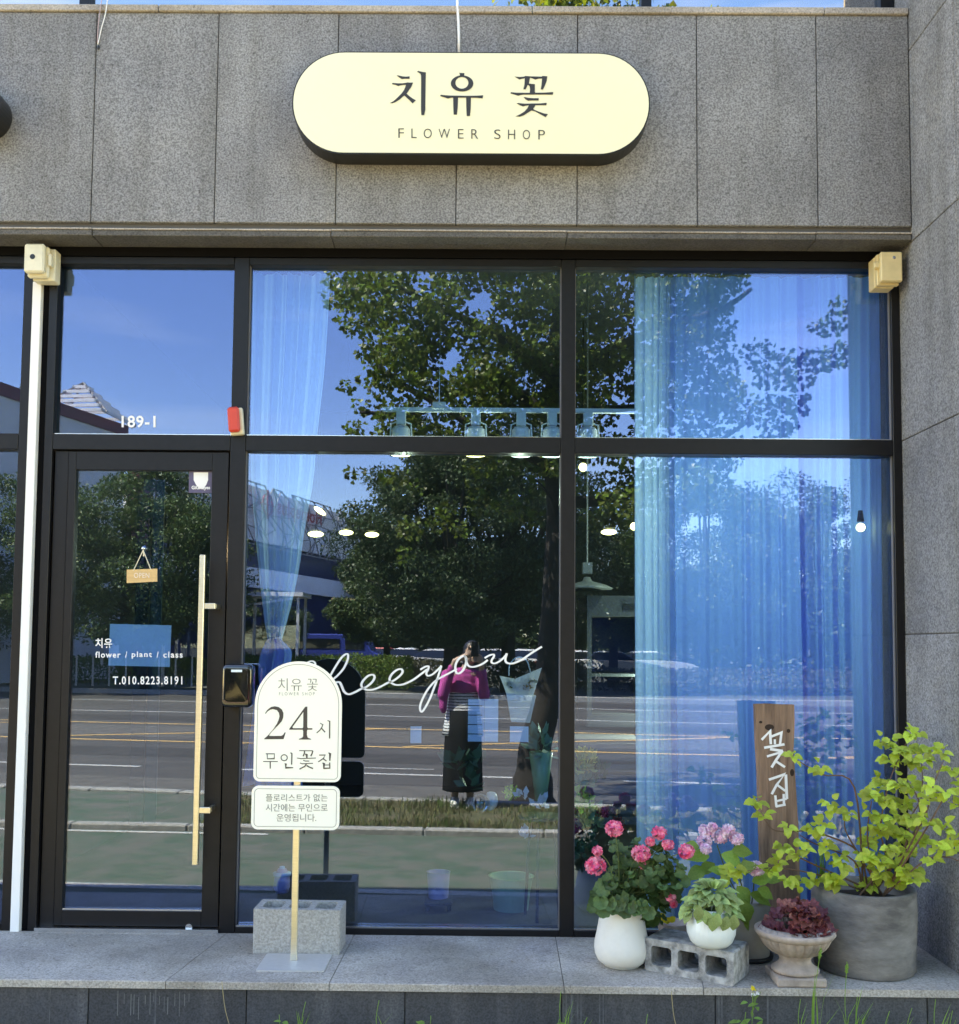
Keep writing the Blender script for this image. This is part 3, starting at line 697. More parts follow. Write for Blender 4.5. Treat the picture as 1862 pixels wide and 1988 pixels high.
sheet('ground', [(-900, -1200), (900, -1200), (900, 400), (-900, 400)], -.14, 'far_ground')
sheet('bike_path', [(-70, LY + .02), (-70, 1.32 + KA * -70), (70, 1.32 + KA * 70), (70, LY + .02)][::-1] if False else [(-40, LY + .02), (-40, 1.32 - KA * 40), (40, 1.32 + KA * 40), (40, LY + .02)], 0, 'green_path')
strip('path_line', 3.30, 3.42, .055, .004, 'paint', -14, 14)
strip('path_line_left', 1.40, 1.47, .06, .004, 'paint', -9, -1.7)
sheet('road', [(-200, -.62 - KR * 200 * 0 - 26), (-200, -60 - 26), (200, -26 + 26), (200, -.62 + 40)], -.115, 'asphalt') if False else None
strip('road', -.62, -23.6, KR, -.12, 'asphalt', -120, 120)
# grass verge between path kerb and road kerb (widens to the right, pinched out by a driveway on the left)
sheet('verge_soil', [(-2.4, -.45 + KR * -2.4), (9.0, -.45 + KR * 9.0), (9.0, 1.2 + KA * 9.0 + .4), (-2.4, 1.2 - KA * 2.4)], .006, 'soil')
sheet('driveway', [(-12, -.55 + KR * -12), (-2.4, -.55 + KR * -2.4), (-2.4, 1.2 - KA * 2.4), (-12, 1.2 - KA * 12)], .002, 'green_path')
def kerb_run(name, label, y0, k, x0, x1, L_, w_, z0, z1, m='kerb'):
    r = thing(name, label, 'kerb', (0, y0, 0)); me = None; x = x0; a = math.atan(k)
    src = MB().bbox(0, L_ - .008, -w_ / 2, w_ / 2, z0, z1, b=.012).mesh('kerb_stone'); src.materials.append(M[m])
    while x < x1:
        o = bpy.data.objects.new('kerb_stone', src); C.objects.link(o); o.parent = r
        o.location = (x, k * x, rnd.uniform(-.003, .003)); o.rotation_euler = (0, 0, a); x += L_ * math.cos(a)
    return r
kerb_run('path_kerb', 'low grey kerb between the green path and the grass verge', 1.27, KA, -5.4, 6.6, 1.0, .12, -.1, .055)
kerb_run('road_kerb', 'granite kerb on the near side of the road behind the grass', -.53, KR, -9, 12, 1.0, .16, -.2, .03)
kerb_run('far_kerb', 'pale kerb on the far side of the road below the hedge', -23.7, KR, -24, 26, 2.0, .3, -.2, .03)
# lane markings
def dash(name, yc, w_, x0, x1, m, z=-.116):
    return strip(name, yc + w_ / 2, yc - w_ / 2, KR, z, m, x0, x1)
for x0 in (-11.2, -7.4 + .2, -3.4, 1.9, 6.6):
    dash('lane_dash', -3.7, .13, x0, x0 + (3.9 if x0 == -3.4 else 2.6), 'paint')
dash('lane_dash', -4.35, .07, -2.4, -.55, 'paint')
dash('centre_line', -7.4, .16, -30, 30, 'paint_y'); dash('centre_line_far', -11.2, .16, -30, 30, 'paint_y')
dash('inner_line', -10.1, .12, -30, 30, 'paint_y') if False else None
for k in range(-5, 5):
    xa = k * 7.0 - 1.2
    ya0, yb0 = -7.5 + KR * xa, -11.1 + KR * (xa + 6.4)
    sheet('hatch_line', [(xa, ya0 - .08), (xa, ya0 + .08), (xa + 6.4, yb0 + .10), (xa + 6.4, yb0 - .10)], -.112, 'paint_y')
dash('lane_line', -14.9, .16, -30, 30, 'paint'); dash('edge_line', -19.6, .16, -40, 40, 'paint')
M['patch'] = mat('asphalt_patch', (.060, .055, .052), .9, col2=(.040, .037, .036), scale=4, bump=.4, bscale=80)
M['worn'] = mat('worn_asphalt', (.125, .115, .105), .9, col2=(.085, .078, .072), scale=5, bump=.4, bscale=80)
strip('asphalt_patch', -5.0, -6.3, KR, -.118, 'patch', -40, 40); strip('worn_lane', -8.1, -10.6, KR, -.118, 'worn', -60, 60); strip('worn_lane', -1.3, -2.6, KR, -.118, 'worn', -9, 1.2)
strip('asphalt_patch', -12.0, -13.6, KR, -.118, 'patch', -60, 60); strip('asphalt_patch', -20.6, -22.6, KR, -.118, 'patch', -60, 60)
sheet('far_pavement', [(-90, -23.8 - KR * 90), (90, -23.8 + KR * 90), (90, -26.6 + KR * 90), (-90, -26.6 - KR * 90)], -.02, 'far_ground')

# grass blades of the verge
mb = MB(); gr = random.Random(3)
def blade(mb, x, y, z, h, w_, lean, a):
    dx, dy = math.cos(a), math.sin(a)
    p0 = Vector((x, y, z)); t = Vector((dx, dy, 0)) * lean; s_ = Vector((-dy, dx, 0)) * w_
    mb.add([p0 - s_, p0 + s_, p0 + t * .35 + s_ * .7 + Vector((0, 0, h * .6)), p0 + t * .35 - s_ * .7 + Vector((0, 0, h * .6)), p0 + t + Vector((0, 0, h))], [(0, 1, 2, 3), (3, 2, 4)])
for i in range(26000):
    x = gr.uniform(-2.4, 6.0); lo_, hi_ = -.42 + KR * x, 1.19 + KA * x
    y = gr.uniform(lo_, hi_)
    d = noise.noise(Vector((x * 1.3, y * 1.3, 2)))
    if gr.random() < .35 - d * 1.1: continue
    blade(mb, x, y, .006, gr.uniform(.02, .085) * (1 + d * .8), gr.uniform(.002, .0055), gr.uniform(.01, .05), gr.uniform(0, 6.28))
g = mb.build('grass', 'grass', None, kind='stuff'); g['label'] = 'thin green and brown grass growing on the verge by the path kerb'; g['category'] = 'grass'

# ------------------------------------------------------------------ trees
M['bark'] = mat('ginkgo_bark', (.036, .028, .023), .95, col2=(.014, .011, .010), scale=9, detail=7, bump=1, bscale=30, stretch=(1, 1, .18))
M['ginkgo'] = mat('ginkgo_leaf', (.125, .175, .026), .42, island=.55, trans=.4, spec=.5)
M['leaf_a'] = mat('zelkova_leaf', (.075, .120, .040), .5, island=.45, trans=.3, spec=.4)
M['leaf_b'] = mat('dark_leaf', (.050, .085, .032), .5, island=.4, trans=.3, spec=.4)
M['hedge'] = mat('hedge_leaf', (.10, .17, .022), .6, island=.4, trans=.3)
M['hedge2'] = mat('brown_hedge_leaf', (.060, .058, .026), .6, island=.4, trans=.3)
def fan(mb, c, d, n, s_):
    """ginkgo fan leaf: stalk direction d, face normal n"""
    d = d.normalized(); e = d.cross(n).normalized(); n = e.cross(d)
    pts = [c, c + d * .62 * s_ - e * .55 * s_ + n * .05 * s_, c + d * .92 * s_ - e * .28 * s_, c + d * .78 * s_ + n * -.03 * s_, c + d * .95 * s_ + e * .26 * s_, c + d * .62 * s_ + e * .56 * s_ + n * .06 * s_]
    mb.add(pts, [(0, 1, 2, 3), (0, 3, 4, 5)])
def diam(mb, c, d, n, s_):
    d = d.normalized(); e = d.cross(n).normalized()
    mb.add([c, c + d * .5 * s_ - e * .28 * s_, c + d * s_, c + d * .5 * s_ + e * .28 * s_], [(0, 1, 2, 3)])
def rv(r): 
    while True:
        v = Vector((r.uniform(-1, 1), r.uniform(-1, 1), r.uniform(-1, 1)))
        if .05 < v.length < 1: return v
def limb(mb, pts, r0, r1, n=9):
    pl = smoothline(pts, 5); m_ = len(pl)
    mb.tube(pl, [r0 + (r1 - r0) * (i / (m_ - 1)) ** .8 for i in range(m_)], n)
# ginkgo close behind the photographer
gk = thing('ginkgo_tree', 'tall ginkgo street tree rising from the grass verge, mirrored across the shop window', 'tree', R(1033, 1548, -.9) * 1)
GY = -1.0
tb = R(1034, 1552, GY); tb.z = 0
tk = MB()
trunk_pts = [Vector((tb.x, GY, -.05)), Vector((tb.x + .02, GY, .5)), R(1062, 1350, GY), R(1078, 1150, GY - .05), R(1082, 980, GY - .1), R(1070, 880, GY - .1), R(1075, 700, GY - .2), R(1090, 520, GY - .2), R(1100, 250, GY - .2)]
pl = smoothline(trunk_pts, 6)
tk.tube(pl, [max(.045, .19 * (1 - i / len(pl)) ** .7 + (.07 if i == 0 else .03 if i < 4 else 0)) for i in range(len(pl))], 14)
gr = random.Random(11)
limbs = [[(1076, 960), (1130, 975), (1230, 955), (1330, 900), (1450, 820)], [(1072, 900), (1020, 880), (940, 840), (840, 780), (740, 720)],
         [(1075, 780), (1150, 700), (1280, 640), (1400, 600), (1460, 560)], [(1075, 740), (980, 660), (860, 600), (740, 540)], [(1080, 640), (1180, 520), (1300, 420)], [(1085, 560), (960, 440), (820, 360)],
         [(1070, 860), (1130, 800), (1230, 790), (1330, 760)], [(1075, 820), (1000, 760), (930, 740), (820, 800), (700, 800)]]
for l in limbs:
    yo = gr.uniform(-.9, .7)
    limb(tk, [R(u, v, GY + yo * i / (len(l) - 1)) for i, (u, v) in enumerate(l)], .085, .018, 8)
# low dead twigs at the side of the trunk
for (u0, v0), (u1, v1) in (((1076, 1060), (1120, 990)), ((1080, 1000), (1040, 930))):
    limb(tk, [R(u0, v0, GY), R((u0 + u1) / 2 + 8, (v0 + v1) / 2, GY + .1), R(u1, v1, GY + .2)], .03, .008, 6)
tk.build('trunk', 'bark', gk, smooth=True)
blobs = []
def region(poly_rows, step, jitter, keep=1.0, r=(30, 52)):
    for v, u0, u1 in poly_rows:
        u = u0
        while u <= u1:
            if gr.random() < keep: blobs.append((u + gr.uniform(-jitter, jitter), v + gr.uniform(-jitter, jitter), gr.uniform(*r)))
            u += step
region([(250, 740, 1500), (300, 700, 1560), (360, 680, 1600), (420, 660, 1620), (480, 665, 1500), (530, 672, 1440), (575, 672, 1400), (620, 690, 1400), (665, 735, 1400), (710, 750, 1420), (755, 760, 1440), (800, 760, 1470)], 36, 13, .97, (30, 48))
region([(500, 800, 1400), (560, 900, 1300), (620, 800, 1300), (680, 820, 1350), (740, 850, 1400)], 60, 20, .9, (34, 52))
region([(500, 1380, 1480), (545, 1380, 1480), (590, 1370, 1430), (640, 1590, 1640), (600, 1590, 1650), (690, 1480, 1640), (740, 1480, 1620), (790, 1480, 1600), (640, 1400, 1420), (830, 1460, 1560)], 36, 12, .9, (20, 36))
region([(540, 650, 690), (590, 645, 690), (745, 680, 760), (790, 672, 760), (835, 680, 820), (690, 720, 800)], 32, 10, .85, (16, 28))
region([(850, 800, 1440), (890, 860, 1420), (930, 900, 1060), (930, 1120, 1400), (970, 1160, 1360), (1010, 1180, 1280), (980, 920, 1050), (1050, 1190, 1240)], 38, 14, .75, (24, 42))
region([(930, 700, 900), (980, 680, 900), (1030, 720, 900), (1080, 720, 860)], 60, 16, .5, (16, 30))
holes = [(905, 592, 15), (828, 548, 14), (965, 562, 10), (1000, 610, 8), (780, 640, 8), (865, 715, 12), (1210, 790, 14), (1180, 745, 8), (1540, 600, 30)]
lf = MB()
for (u, v, r) in blobs:
    if any((u - a) ** 2 + (v - b) ** 2 < (c_ + r * .5) ** 2 for a, b, c_ in holes): continue
    ys = GY + gr.gauss(0, .75); ys = max(-2.8, min(.6, ys))
    c_ = R(u, v, ys); rad = r / 185.0
    for i in range(int(150 * (r / 42) ** 2)):
        o_ = rv(gr); o_ = o_ * rad; o_.z *= .8
        d = (o_.normalized() * .5 + rv(gr) * .7 + Vector((0, 0, -.35)))
        fan(lf, c_ + o_, d, rv(gr) + Vector((0, 0, .5)), gr.uniform(.045, .070))
# upper crown above the mirrored part
for i in range(90):
    a = gr.uniform(0, 2 * PI); rr = gr.uniform(0, 2.3); cz = gr.uniform(6.3, 9.2); rr *= (10.2 - cz) / 3.6
    c_ = Vector((tb.x + .3 + rr * math.cos(a), GY + rr * math.sin(a), cz))
    for k in range(60):
        o_ = rv(gr) * .42; fan(lf, c_ + o_, rv(gr) + Vector((0, 0, -.3)), rv(gr) + Vector((0, 0, .5)), gr.uniform(.06, .10))
lf.build('crown', 'ginkgo', gk, kind='stuff')

def far_tree(label, base, h, r, m, seed, group='trees across the road', nb=70, per=150, ls=.13, cz=.62, cone=False, trunk=True, name='street_tree'):
    t = thing(name, label, 'tree', base, group); g_ = random.Random(seed)
    b = Vector(base); mb = MB()
    top = b + Vector((0, 0, h * .8))
    mb.tube([b - Vector((0, 0, .2)), b + Vector((.05, 0, h * .35)), top], [h * .028, h * .02, h * .006], 8)
    lf = MB()
    for i in range(nb):
        if cone:
            f = g_.random(); z = h * (.12 + .88 * f); rr = r * (1 - f) ** .8 * g_.uniform(.3, 1); a = g_.uniform(0, 6.28); c_ = Vector((rr * math.cos(a), rr * math.sin(a), z)); br = r * .28 * (1.15 - f)
        else:
            o_ = rv(g_).normalized() * g_.uniform(.45, 1) ** .6
            wv = 1 + .25 * noise.noise(o_ * 1.7 + Vector((seed, 0, 0)))
            c_ = Vector((o_.x * r * wv, o_.y * r * wv, max(2.0, h * cz + o_.z * h * .43 * wv))); br = r * g_.uniform(.16, .27)
            if i % 4 == 0: mb.tube([b + Vector((0, 0, h * .3)), b + c_ * .6 + Vector((0, 0, h * .1)), b + c_], [h * .009, h * .006, h * .003], 5)
        for k in range(int(per * 1.7)):
            q_ = rv(g_) * br; q_.z *= .6
            diam(lf, b + c_ + q_, rv(g_) + Vector((0, 0, -.2)), rv(g_) + Vector((0, 0, .8)), g_.uniform(.55, 1.0) * ls)
    if trunk: mb.build('trunk', 'bark', t, smooth=True)
    lf.build('crown', m, t, kind='stuff')
    return t
def at_t(u, t): q_ = P(u, 1255, t); return Vector((q_.x, 2 * D - t, -.02))
far_tree('broad green tree across the road, mirrored in the door glass', at_t(285, 37), 8.0, 3.3, 'leaf_a', 1, nb=150, per=210, ls=.17, cz=.55)
far_tree('tall dark tree across the road left of the ginkgo trunk in the middle pane', at_t(875, 36), 10.0, 3.5, 'leaf_b', 2, nb=230, per=230, ls=.16, cz=.53)
far_tree('tree across the road directly behind the photographer reflection', at_t(985, 40), 10.5, 4.0, 'leaf_b', 3, nb=200, per=210, ls=.18, cz=.55)
far_tree('lower green tree across the road between bus shelter and dark tree', at_t(750, 42), 6.0, 2.3, 'leaf_a', 4, nb=100, per=190, ls=.17, cz=.5)
far_tree('tree across the road mirrored left of the right hand curtain', at_t(1190, 46), 8.2, 3.4, 'leaf_b', 5, nb=150, per=180, ls=.18, cz=.52)
far_tree('leafy tree across the road mirrored over the upper right curtain', at_t(1370, 42), 9.0, 4.0, 'leaf_a', 6, nb=170, per=190, ls=.18, cz=.55)
far_tree('rightmost tree across the road mirrored on the curtain edge', at_t(1590, 42), 8.6, 4.0, 'leaf_a', 8, nb=160, per=180, ls=.18, cz=.55)
far_tree('young tree beside the bus shelter at the left of the middle pane', at_t(520, 50), 4.6, 2.0, 'leaf_b', 9, nb=60, per=130, ls=.17, cz=.5)
far_tree('pointed conifer far left, its tip showing in the left transom pane', at_t(30, 42), 12.0, 1.9, 'leaf_b', 10, nb=90, per=130, ls=.16, cone=True, name='conifer_tree')
far_tree('tree across the road mirrored left of the white trunking', at_t(60, 36), 7.0, 2.8, 'leaf_a', 12, nb=80, per=150, ls=.16)
g_ = random.Random(77); mb = MB()
for i in range(1700):
    x = g_.uniform(-14, 60); zc = g_.uniform(0, 7.6); y = -66 + g_.uniform(-3, 3) + .12 * x
    top = 6.4 + 2.2 * noise.noise(Vector((x * .13, 3, 1)))
    if zc > top: continue
    for k in range(42): diam(mb, Vector((x, y, zc)) + rv(g_) * 1.5, rv(g_), rv(g_) + Vector((0, 0, .6)), g_.uniform(.35, .6))
tag(mb.build('distant_wood', 'leaf_b', None, kind='stuff'), 'dark belt of distant trees closing the view beyond the parked cars', 'trees')
# hedge
def hedge(name, label, u0, u1, t0, h, m, seed, dens=1500):
    g_ = random.Random(seed); mb = MB(); a = at_t(u0, t0); b = at_t(u1, t0); n = int((b.x - a.x) * dens)
    core = MB()
    for i in range(n):
        x = g_.uniform(a.x, b.x); y = a.y + KR * x + g_.uniform(-1.1, .9); hh = h * (1 + .22 * noise.noise(Vector((x * .9, y, seed))))
        z = hh * (1 - g_.random() ** 1.6)
        diam(mb, Vector((x, y, z)), rv(g_) + Vector((0, 0, .4)), rv(g_) + Vector((0, .3, .5)), g_.uniform(.07, .14))
    o = mb.build(name, m, None, kind='stuff'); tag(o, label, 'hedge')
hedge('hedge', 'bright green hedge across the road at the left of the middle pane', 440, 800, 38.2, 1.15, 'hedge', 1)
hedge('hedge', 'green hedge across the road in front of the bus shelter, seen in the door glass', 60, 440, 38.2, .95, 'hedge', 5, 900)
hedge('hedge', 'brownish dark hedge across the road behind the photographer', 700, 1130, 40, .95, 'hedge2', 2)
hedge('hedge', 'dark hedge across the road mirrored in the right hand pane', 1110, 1760, 38.5, .8, 'hedge2', 3, 900)

# ------------------------------------------------------------------ big store across the road
M['st_white'] = mat('store_cladding', (.90, .90, .90), .7, var=.08, scale=.6)
M['st_grey'] = mat('store_wall', (.66, .66, .66), .8, var=.06, scale=.5)
M['st_glass'] = mat('store_dark_glass', (.008, .022, .09), .45, spec=.2)
M['wine'] = mat('wine_cladding', (.16, .02, .045), .6)
M['st_red'] = mat('sign_red', (.50, .03, .04), .5)
M['steelw'] = mat('white_steelwork', (.75, .76, .78), .5)
st_ = thing('superstore', 'large white superstore with dark glass bands, lattice parapet and louvred pyramid roof, mirrored top left', 'building', (-20, -50, 0))
def sline(t, off=0):   # point of the store front line at virtual distance t
    return Vector((-13.1 + .272 * (t - 60) + off, 2 * D - t, 0))
dirs = (sline(61) - sline(60)).normalized(); nrm = Vector((-dirs.y, dirs.x, 0)); 
if nrm.x < 0: nrm = -nrm         # outwards (towards +x and the street)
def slab(mb, t0, t1, z0, z1, o0, o1):
    a = sline(t0); b = sline(t1); vs = [a + nrm * o0, b + nrm * o0, b + nrm * o1, a + nrm * o1]
    return mb.add([p + Vector((0, 0, z0)) for p in vs] + [p + Vector((0, 0, z1)) for p in vs], [(0, 1, 2, 3), (4, 7, 6, 5), (0, 4, 5, 1), (1, 5, 6, 2), (2, 6, 7, 3), (3, 7, 4, 0)])
slab(MB(), 26, 47.8, 0, 11.0, -14, .35).build('tower_wall', 'st_grey', st_, fix=True)
slab(MB(), 25.9, 47.9, 11.0, 11.5, -14, .42).build('parapet_band', 'wine', st_, fix=True)
slab(MB(), 48.9, 49.9, 0, 10.9, -.2, .45).build('corner_band', 'wine', st_, fix=True)
slab(MB(), 49.9, 130, 7.6, 9.0, -12, .02).build('parapet_wall', 'st_white', st_, fix=True)
slab(MB(), 49.9, 130, 9.0, 10.75, -.6, .0).build('parapet_wall', 'st_white', st_, fix=True)
slab(MB(), 49.9, 130, 6.0, 7.6, -12, -.25).build('glass_band', 'st_glass', st_, fix=True)
slab(MB(), 49.9, 130, 4.85, 6.0, -12, .0).build('floor_band', 'st_white', st_, fix=True)
slab(MB(), 49.9, 130, 0, 4.85, -12, -.25).build('glass_band', 'st_glass', st_, fix=True)
# lattice screen (irregular triangulated bars) in front of the parapet
g_ = random.Random(5); mb = MB(); n = 46; rows = [7.3, 8.2, 9.2, 10.1, 10.85]
grid = {}
for j, z in enumerate(rows):
    for i in range(n):
        grid[(i, j)] = sline(49.9 + i * 1.15 + g_.uniform(-.35, .35) + (.5 if j % 2 else 0)) + nrm * .35 + Vector((0, 0, z + (g_.uniform(-.25, .25) if 0 < j < 4 else 0)))
for (i, j), p_ in grid.items():
    for q_ in ((i + 1, j), (i, j + 1), (i - 1, j + 1) if g_.random() < .6 else (i + 1, j + 1)):
        if q_ in grid and g_.random() < .85: mb.tube([p_, grid[q_]], .045, 4, cap=False)
mb.build('lattice_screen', mat('lattice_steel', (.28, .27, .27), .6), st_, kind='stuff')
# mast like branching struts at the right end
# sign: ring with cross emblem and name
def sg(a, z, off=.55): return sline(a) + nrm * off + Vector((0, 0, z))
me = text_data('Homeplus', 1.05, .02)
xs = [v.co.x for v in me.vertices]; ys = [v.co.y for v in me.vertices]
ta, tb_ = 69.0, 62.6       # text runs (read from the street) towards smaller t
for v in me.vertices:
    a = (v.co.x - min(xs)) / (max(xs) - min(xs)); b = (v.co.y - min(ys)) / (max(ys) - min(ys))
    v.co = v.co * 1
coords = [((v.co.x), (v.co.y)) for v in me.vertices]; X0, X1, Y0_, Y1_ = min(xs), max(xs), min(ys), max(ys)
for v, (x, y) in zip(me.vertices, coords):
    v.co = sg(ta + (tb_ - ta) * (x - X0) / (X1 - X0), 9.15 + 1.15 * (y - Y0_) / (Y1_ - Y0_))
me.materials.clear(); link('sign_lettering', me, 'st_red', st_)
mb = MB(); cc = sg(61.3, 9.75, .6)
rp = [cc + dirs * (.62 * math.cos(2 * PI * k / 24)) + Vector((0, 0, .62 * math.sin(2 * PI * k / 24))) for k in range(25)]
mb.tube(rp, .06, 6); mb.tube([cc - dirs * .85, cc + dirs * .85], .05, 6); mb.tube([cc - Vector((0, 0, .85)), cc + Vector((0, 0, .85))], .05, 6)
mb.build('sign_emblem', 'st_red', st_)
# louvred pyramid on the tower
pc = Vector((0, 0, 0)); pA = R(110, 803, 2 * D - 44); 
tc_ = 46.2; base = sline(tc_) - nrm * 1.0 + dirs * .3 + Vector((0, 0, 11.5))
hw = 1.72; apex = 13.15
for i in range(6):
    f0 = i / 6; z0 = 11.55 + (apex - 11.5) * f0; w_ = hw * (1 - f0) + .05
    mb = MB(); mxp = Matrix.Translation((base.x, base.y, z0)) @ rz(.10)
    for a_ in range(4): mb.box(-w_, w_, -w_, -w_ + .07, 0, .13, mxp @ rz(a_ * PI / 2))
    mb.build('roof_louvre', 'steelw', st_)
for sx_ in (-1, 1):
    for sy_ in (-1, 1):
        MB().tube([(base.x + sx_ * hw, base.y + sy_ * hw, 11.55), (base.x, base.y, apex + .1)], .045, 5).build('roof_hip', mat('hip_steel', (.2, .2, .22), .6) if 'hip' not in M else M['hip'], st_)

# ------------------------------------------------------------------ bus shelter
M['shelter'] = mat('white_shelter_paint', (.80, .80, .80), .4)
bs = thing('bus_shelter', 'white flat roofed bus shelter across the road, mirrored between door and middle pane', 'bus shelter', at_t(450, 42))
a = R(322, 1164, 2 * D - 40); b_ = R(592, 1161, 2 * D - 40)
zr = 3.35
ax, bx = at_t(322, 40).x, at_t(594, 40).x; ys0 = 2 * D - 40
MB().box(ax, bx, ys0 - 1.1, ys0 + 1.0, zr, zr + .16).build('roof', 'shelter', bs)
for x, y in ((ax + .15, ys0 - .9), ((ax + bx) / 2 + .5, ys0 - .9), (bx - .2, ys0 - .9), (ax + .15, ys0 + .8), (bx - .2, ys0 + .8)):
    MB().box(x - .05, x + .05, y - .05, y + .05, 0, zr).build('post', 'shelter', bs)
MB().tube([(ax - 2.2, ys0 + .9, zr - 1.2), (bx - .4, ys0 + .9, zr - .08)], .05, 6).build('brace', 'shelter', bs)
MB().box(ax + .3, bx - .4, ys0 - .95, ys0 - .92, .3, 2.3).build('back_panel', glassmat('shelter_glass', (.6, .7, .75), .15), bs)
MB().box(bx + .8, bx + 3.6, ys0 - 1.1, ys0 - 1.0, zr - .05, zr + .05).build('side_rail', mat('wooden_rail', (.5, .36, .2), .6), bs)
# low leaning barrier poles by the shelter (left part of the door)
br = thing('road_barrier', 'pale railings with sloping poles across the road left of the bus shelter', 'railing', at_t(210, 38))
for (u0, v0, u1, v1) in ((185, 1160, 285, 1225), (180, 1090, 260, 1105), (195, 1150, 198, 1290), (212, 1135, 255, 1165)):
    MB().tube([R(u0, v0, 2 * D - 38.4), R(u1, v1, 2 * D - 38.0)], .05, 6).build('rail', 'shelter', br)
for k in range(9):
    x = at_t(150 + k * 32, 39).x; MB().tube([(x, 2 * D - 39, 0), (x, 2 * D - 39, 1.1)], .035, 6).build('post', 'shelter', br)

# ------------------------------------------------------------------ parked cars
M['tyre'] = mat('tyre_rubber', (.02, .02, .02), .8); M['car_glass'] = mat('car_window', (.01, .013, .016), .05, spec=.9)
M['lamp_r'] = mat('tail_lamp', (.4, .02, .02), .2); M['lamp_w'] = mat('head_lamp', (.8, .8, .8), .1); M['rim'] = mat('alloy_rim', (.5, .5, .52), .3, 1)
def car(label, col, u, t, kind='sedan', rot=0, nm='parked_car', group='cars parked across the road'):
    p_ = at_t(u, t); c_ = thing(nm, label, 'van' if kind == 'van' else 'car', p_, group)
    if kind == 'van': prof = [(-2.5, .45), (-2.5, 2.0), (-2.35, 2.15), (1.5, 2.15), (2.0, 1.3), (2.45, 1.1), (2.5, .45)]; cab = None
    else: prof = [(-2.2, .4), (-2.25, .8), (-2.1, 1.0), (-1.5, 1.06), (1.0, .98), (2.0, .82), (2.25, .6), (2.25, .4)]; cab = [(-1.55, 1.05), (-1.0, 1.42), (-.6, 1.48), (.3, 1.46), (1.1, .98)]
    hw_ = .88
    def loft(pr_, w0, w1):
        mb = MB(); n = len(pr_); z0_, z1_ = min(z for _, z in pr_), max(z for _, z in pr_)
        for s_ in (-1, -.93, .93, 1):
            for x, z in pr_:
                f = (z - z0_) / (z1_ - z0_); ww = w0 + (w1 - w0) * f; k = 1 if abs(s_) < .95 else .97
                mb.v.append(Vector((x * k, s_ * ww, z0_ + (z - z0_) * (k if k == 1 else .97))))
        for a_ in range(3):
            for i in range(n): j = (i + 1) % n; mb.f.append((a_ * n + i, a_ * n + j, (a_ + 1) * n + j, (a_ + 1) * n + i))
        mb.f.append(tuple(range(n))); mb.f.append(tuple(3 * n + i for i in range(n))[::-1]); return mb
    mm = mat('car_paint', col, .25, .1, coat=.8)
    def sub(name, mb, m_, par=c_, smooth=False):
        mx_ = Matrix.Translation(p_) @ rz(rot); mb.v = [mx_ @ v for v in mb.v]; return mb.build(name, m_, par, fix=True, smooth=smooth)
    sub('body', loft(prof, hw_, hw_ * (.9 if kind == 'van' else .93)), mm)
    if cab:
        sub('window', loft([(-1.42, 1.07), (-.95, 1.38), (.28, 1.41), (.98, 1.0)], hw_ * .90, hw_ * .72), 'car_glass')
        sub('roof', loft([(-1.02, 1.385), (-.6, 1.47), (.2, 1.46), (.34, 1.39)], hw_ * .74, hw_ * .66), mm)
    else:
        sub('window', MB().box(.6, 1.62, -.86, .86, 1.35, 1.95).box(-2.0, .3, -.86, .86, 1.4, 1.9), 'car_glass')
    for sx_ in (-1.4, 1.4):
        for sy_ in (-1, 1):
            w_ = sub('wheel', MB().tube([(sx_, sy_ * .70, .33), (sx_, sy_ * .9, .33)], .33, 18), 'tyre')
            sub('rim', MB().tube([(sx_, sy_ * .88, .33), (sx_, sy_ * .91, .33)], .21, 14), 'rim', w_)
    for sy_ in (-.6, .6):
        sub('tail_lamp', MB().box(-2.27, -2.18, sy_ - .16, sy_ + .16, .75, .92), 'lamp_r'); sub('headlight', MB().box(2.13, 2.22, sy_ - .18, sy_ + .18, .6, .74), 'lamp_w')
    return c_
car('dark blue delivery van mirrored low in the middle pane beside the shelter', (.02, .05, .25), 655, 56, 'van', .1, 'parked_van')
car('dark parked car right of the blue van', (.02, .02, .025), 705, 60, rot=.2)
car('small red car between the dark car and the white cars', (.4, .03, .03), 748, 62, rot=.3)
car('white parked car left of the photographer reflection', (.75, .75, .75), 800, 60, rot=.1)
car('silver parked car just left of the photographer head', (.55, .56, .58), 866, 50, rot=.15)
car('pale parked car just right of the photographer head', (.62, .63, .65), 960, 52, rot=-.1)
car('white parked car behind the mirrored ginkgo trunk', (.7, .7, .7), 1030, 53, rot=.1)
car('light parked car beside the central mullion', (.72, .72, .72), 1128, 52, rot=.05)
car('white estate car mirrored left of the curtain', (.78, .78, .78), 1195, 50, rot=.1)
car('pale parked car mirrored behind the curtain folds', (.6, .62, .64), 1262, 52, rot=-.05)
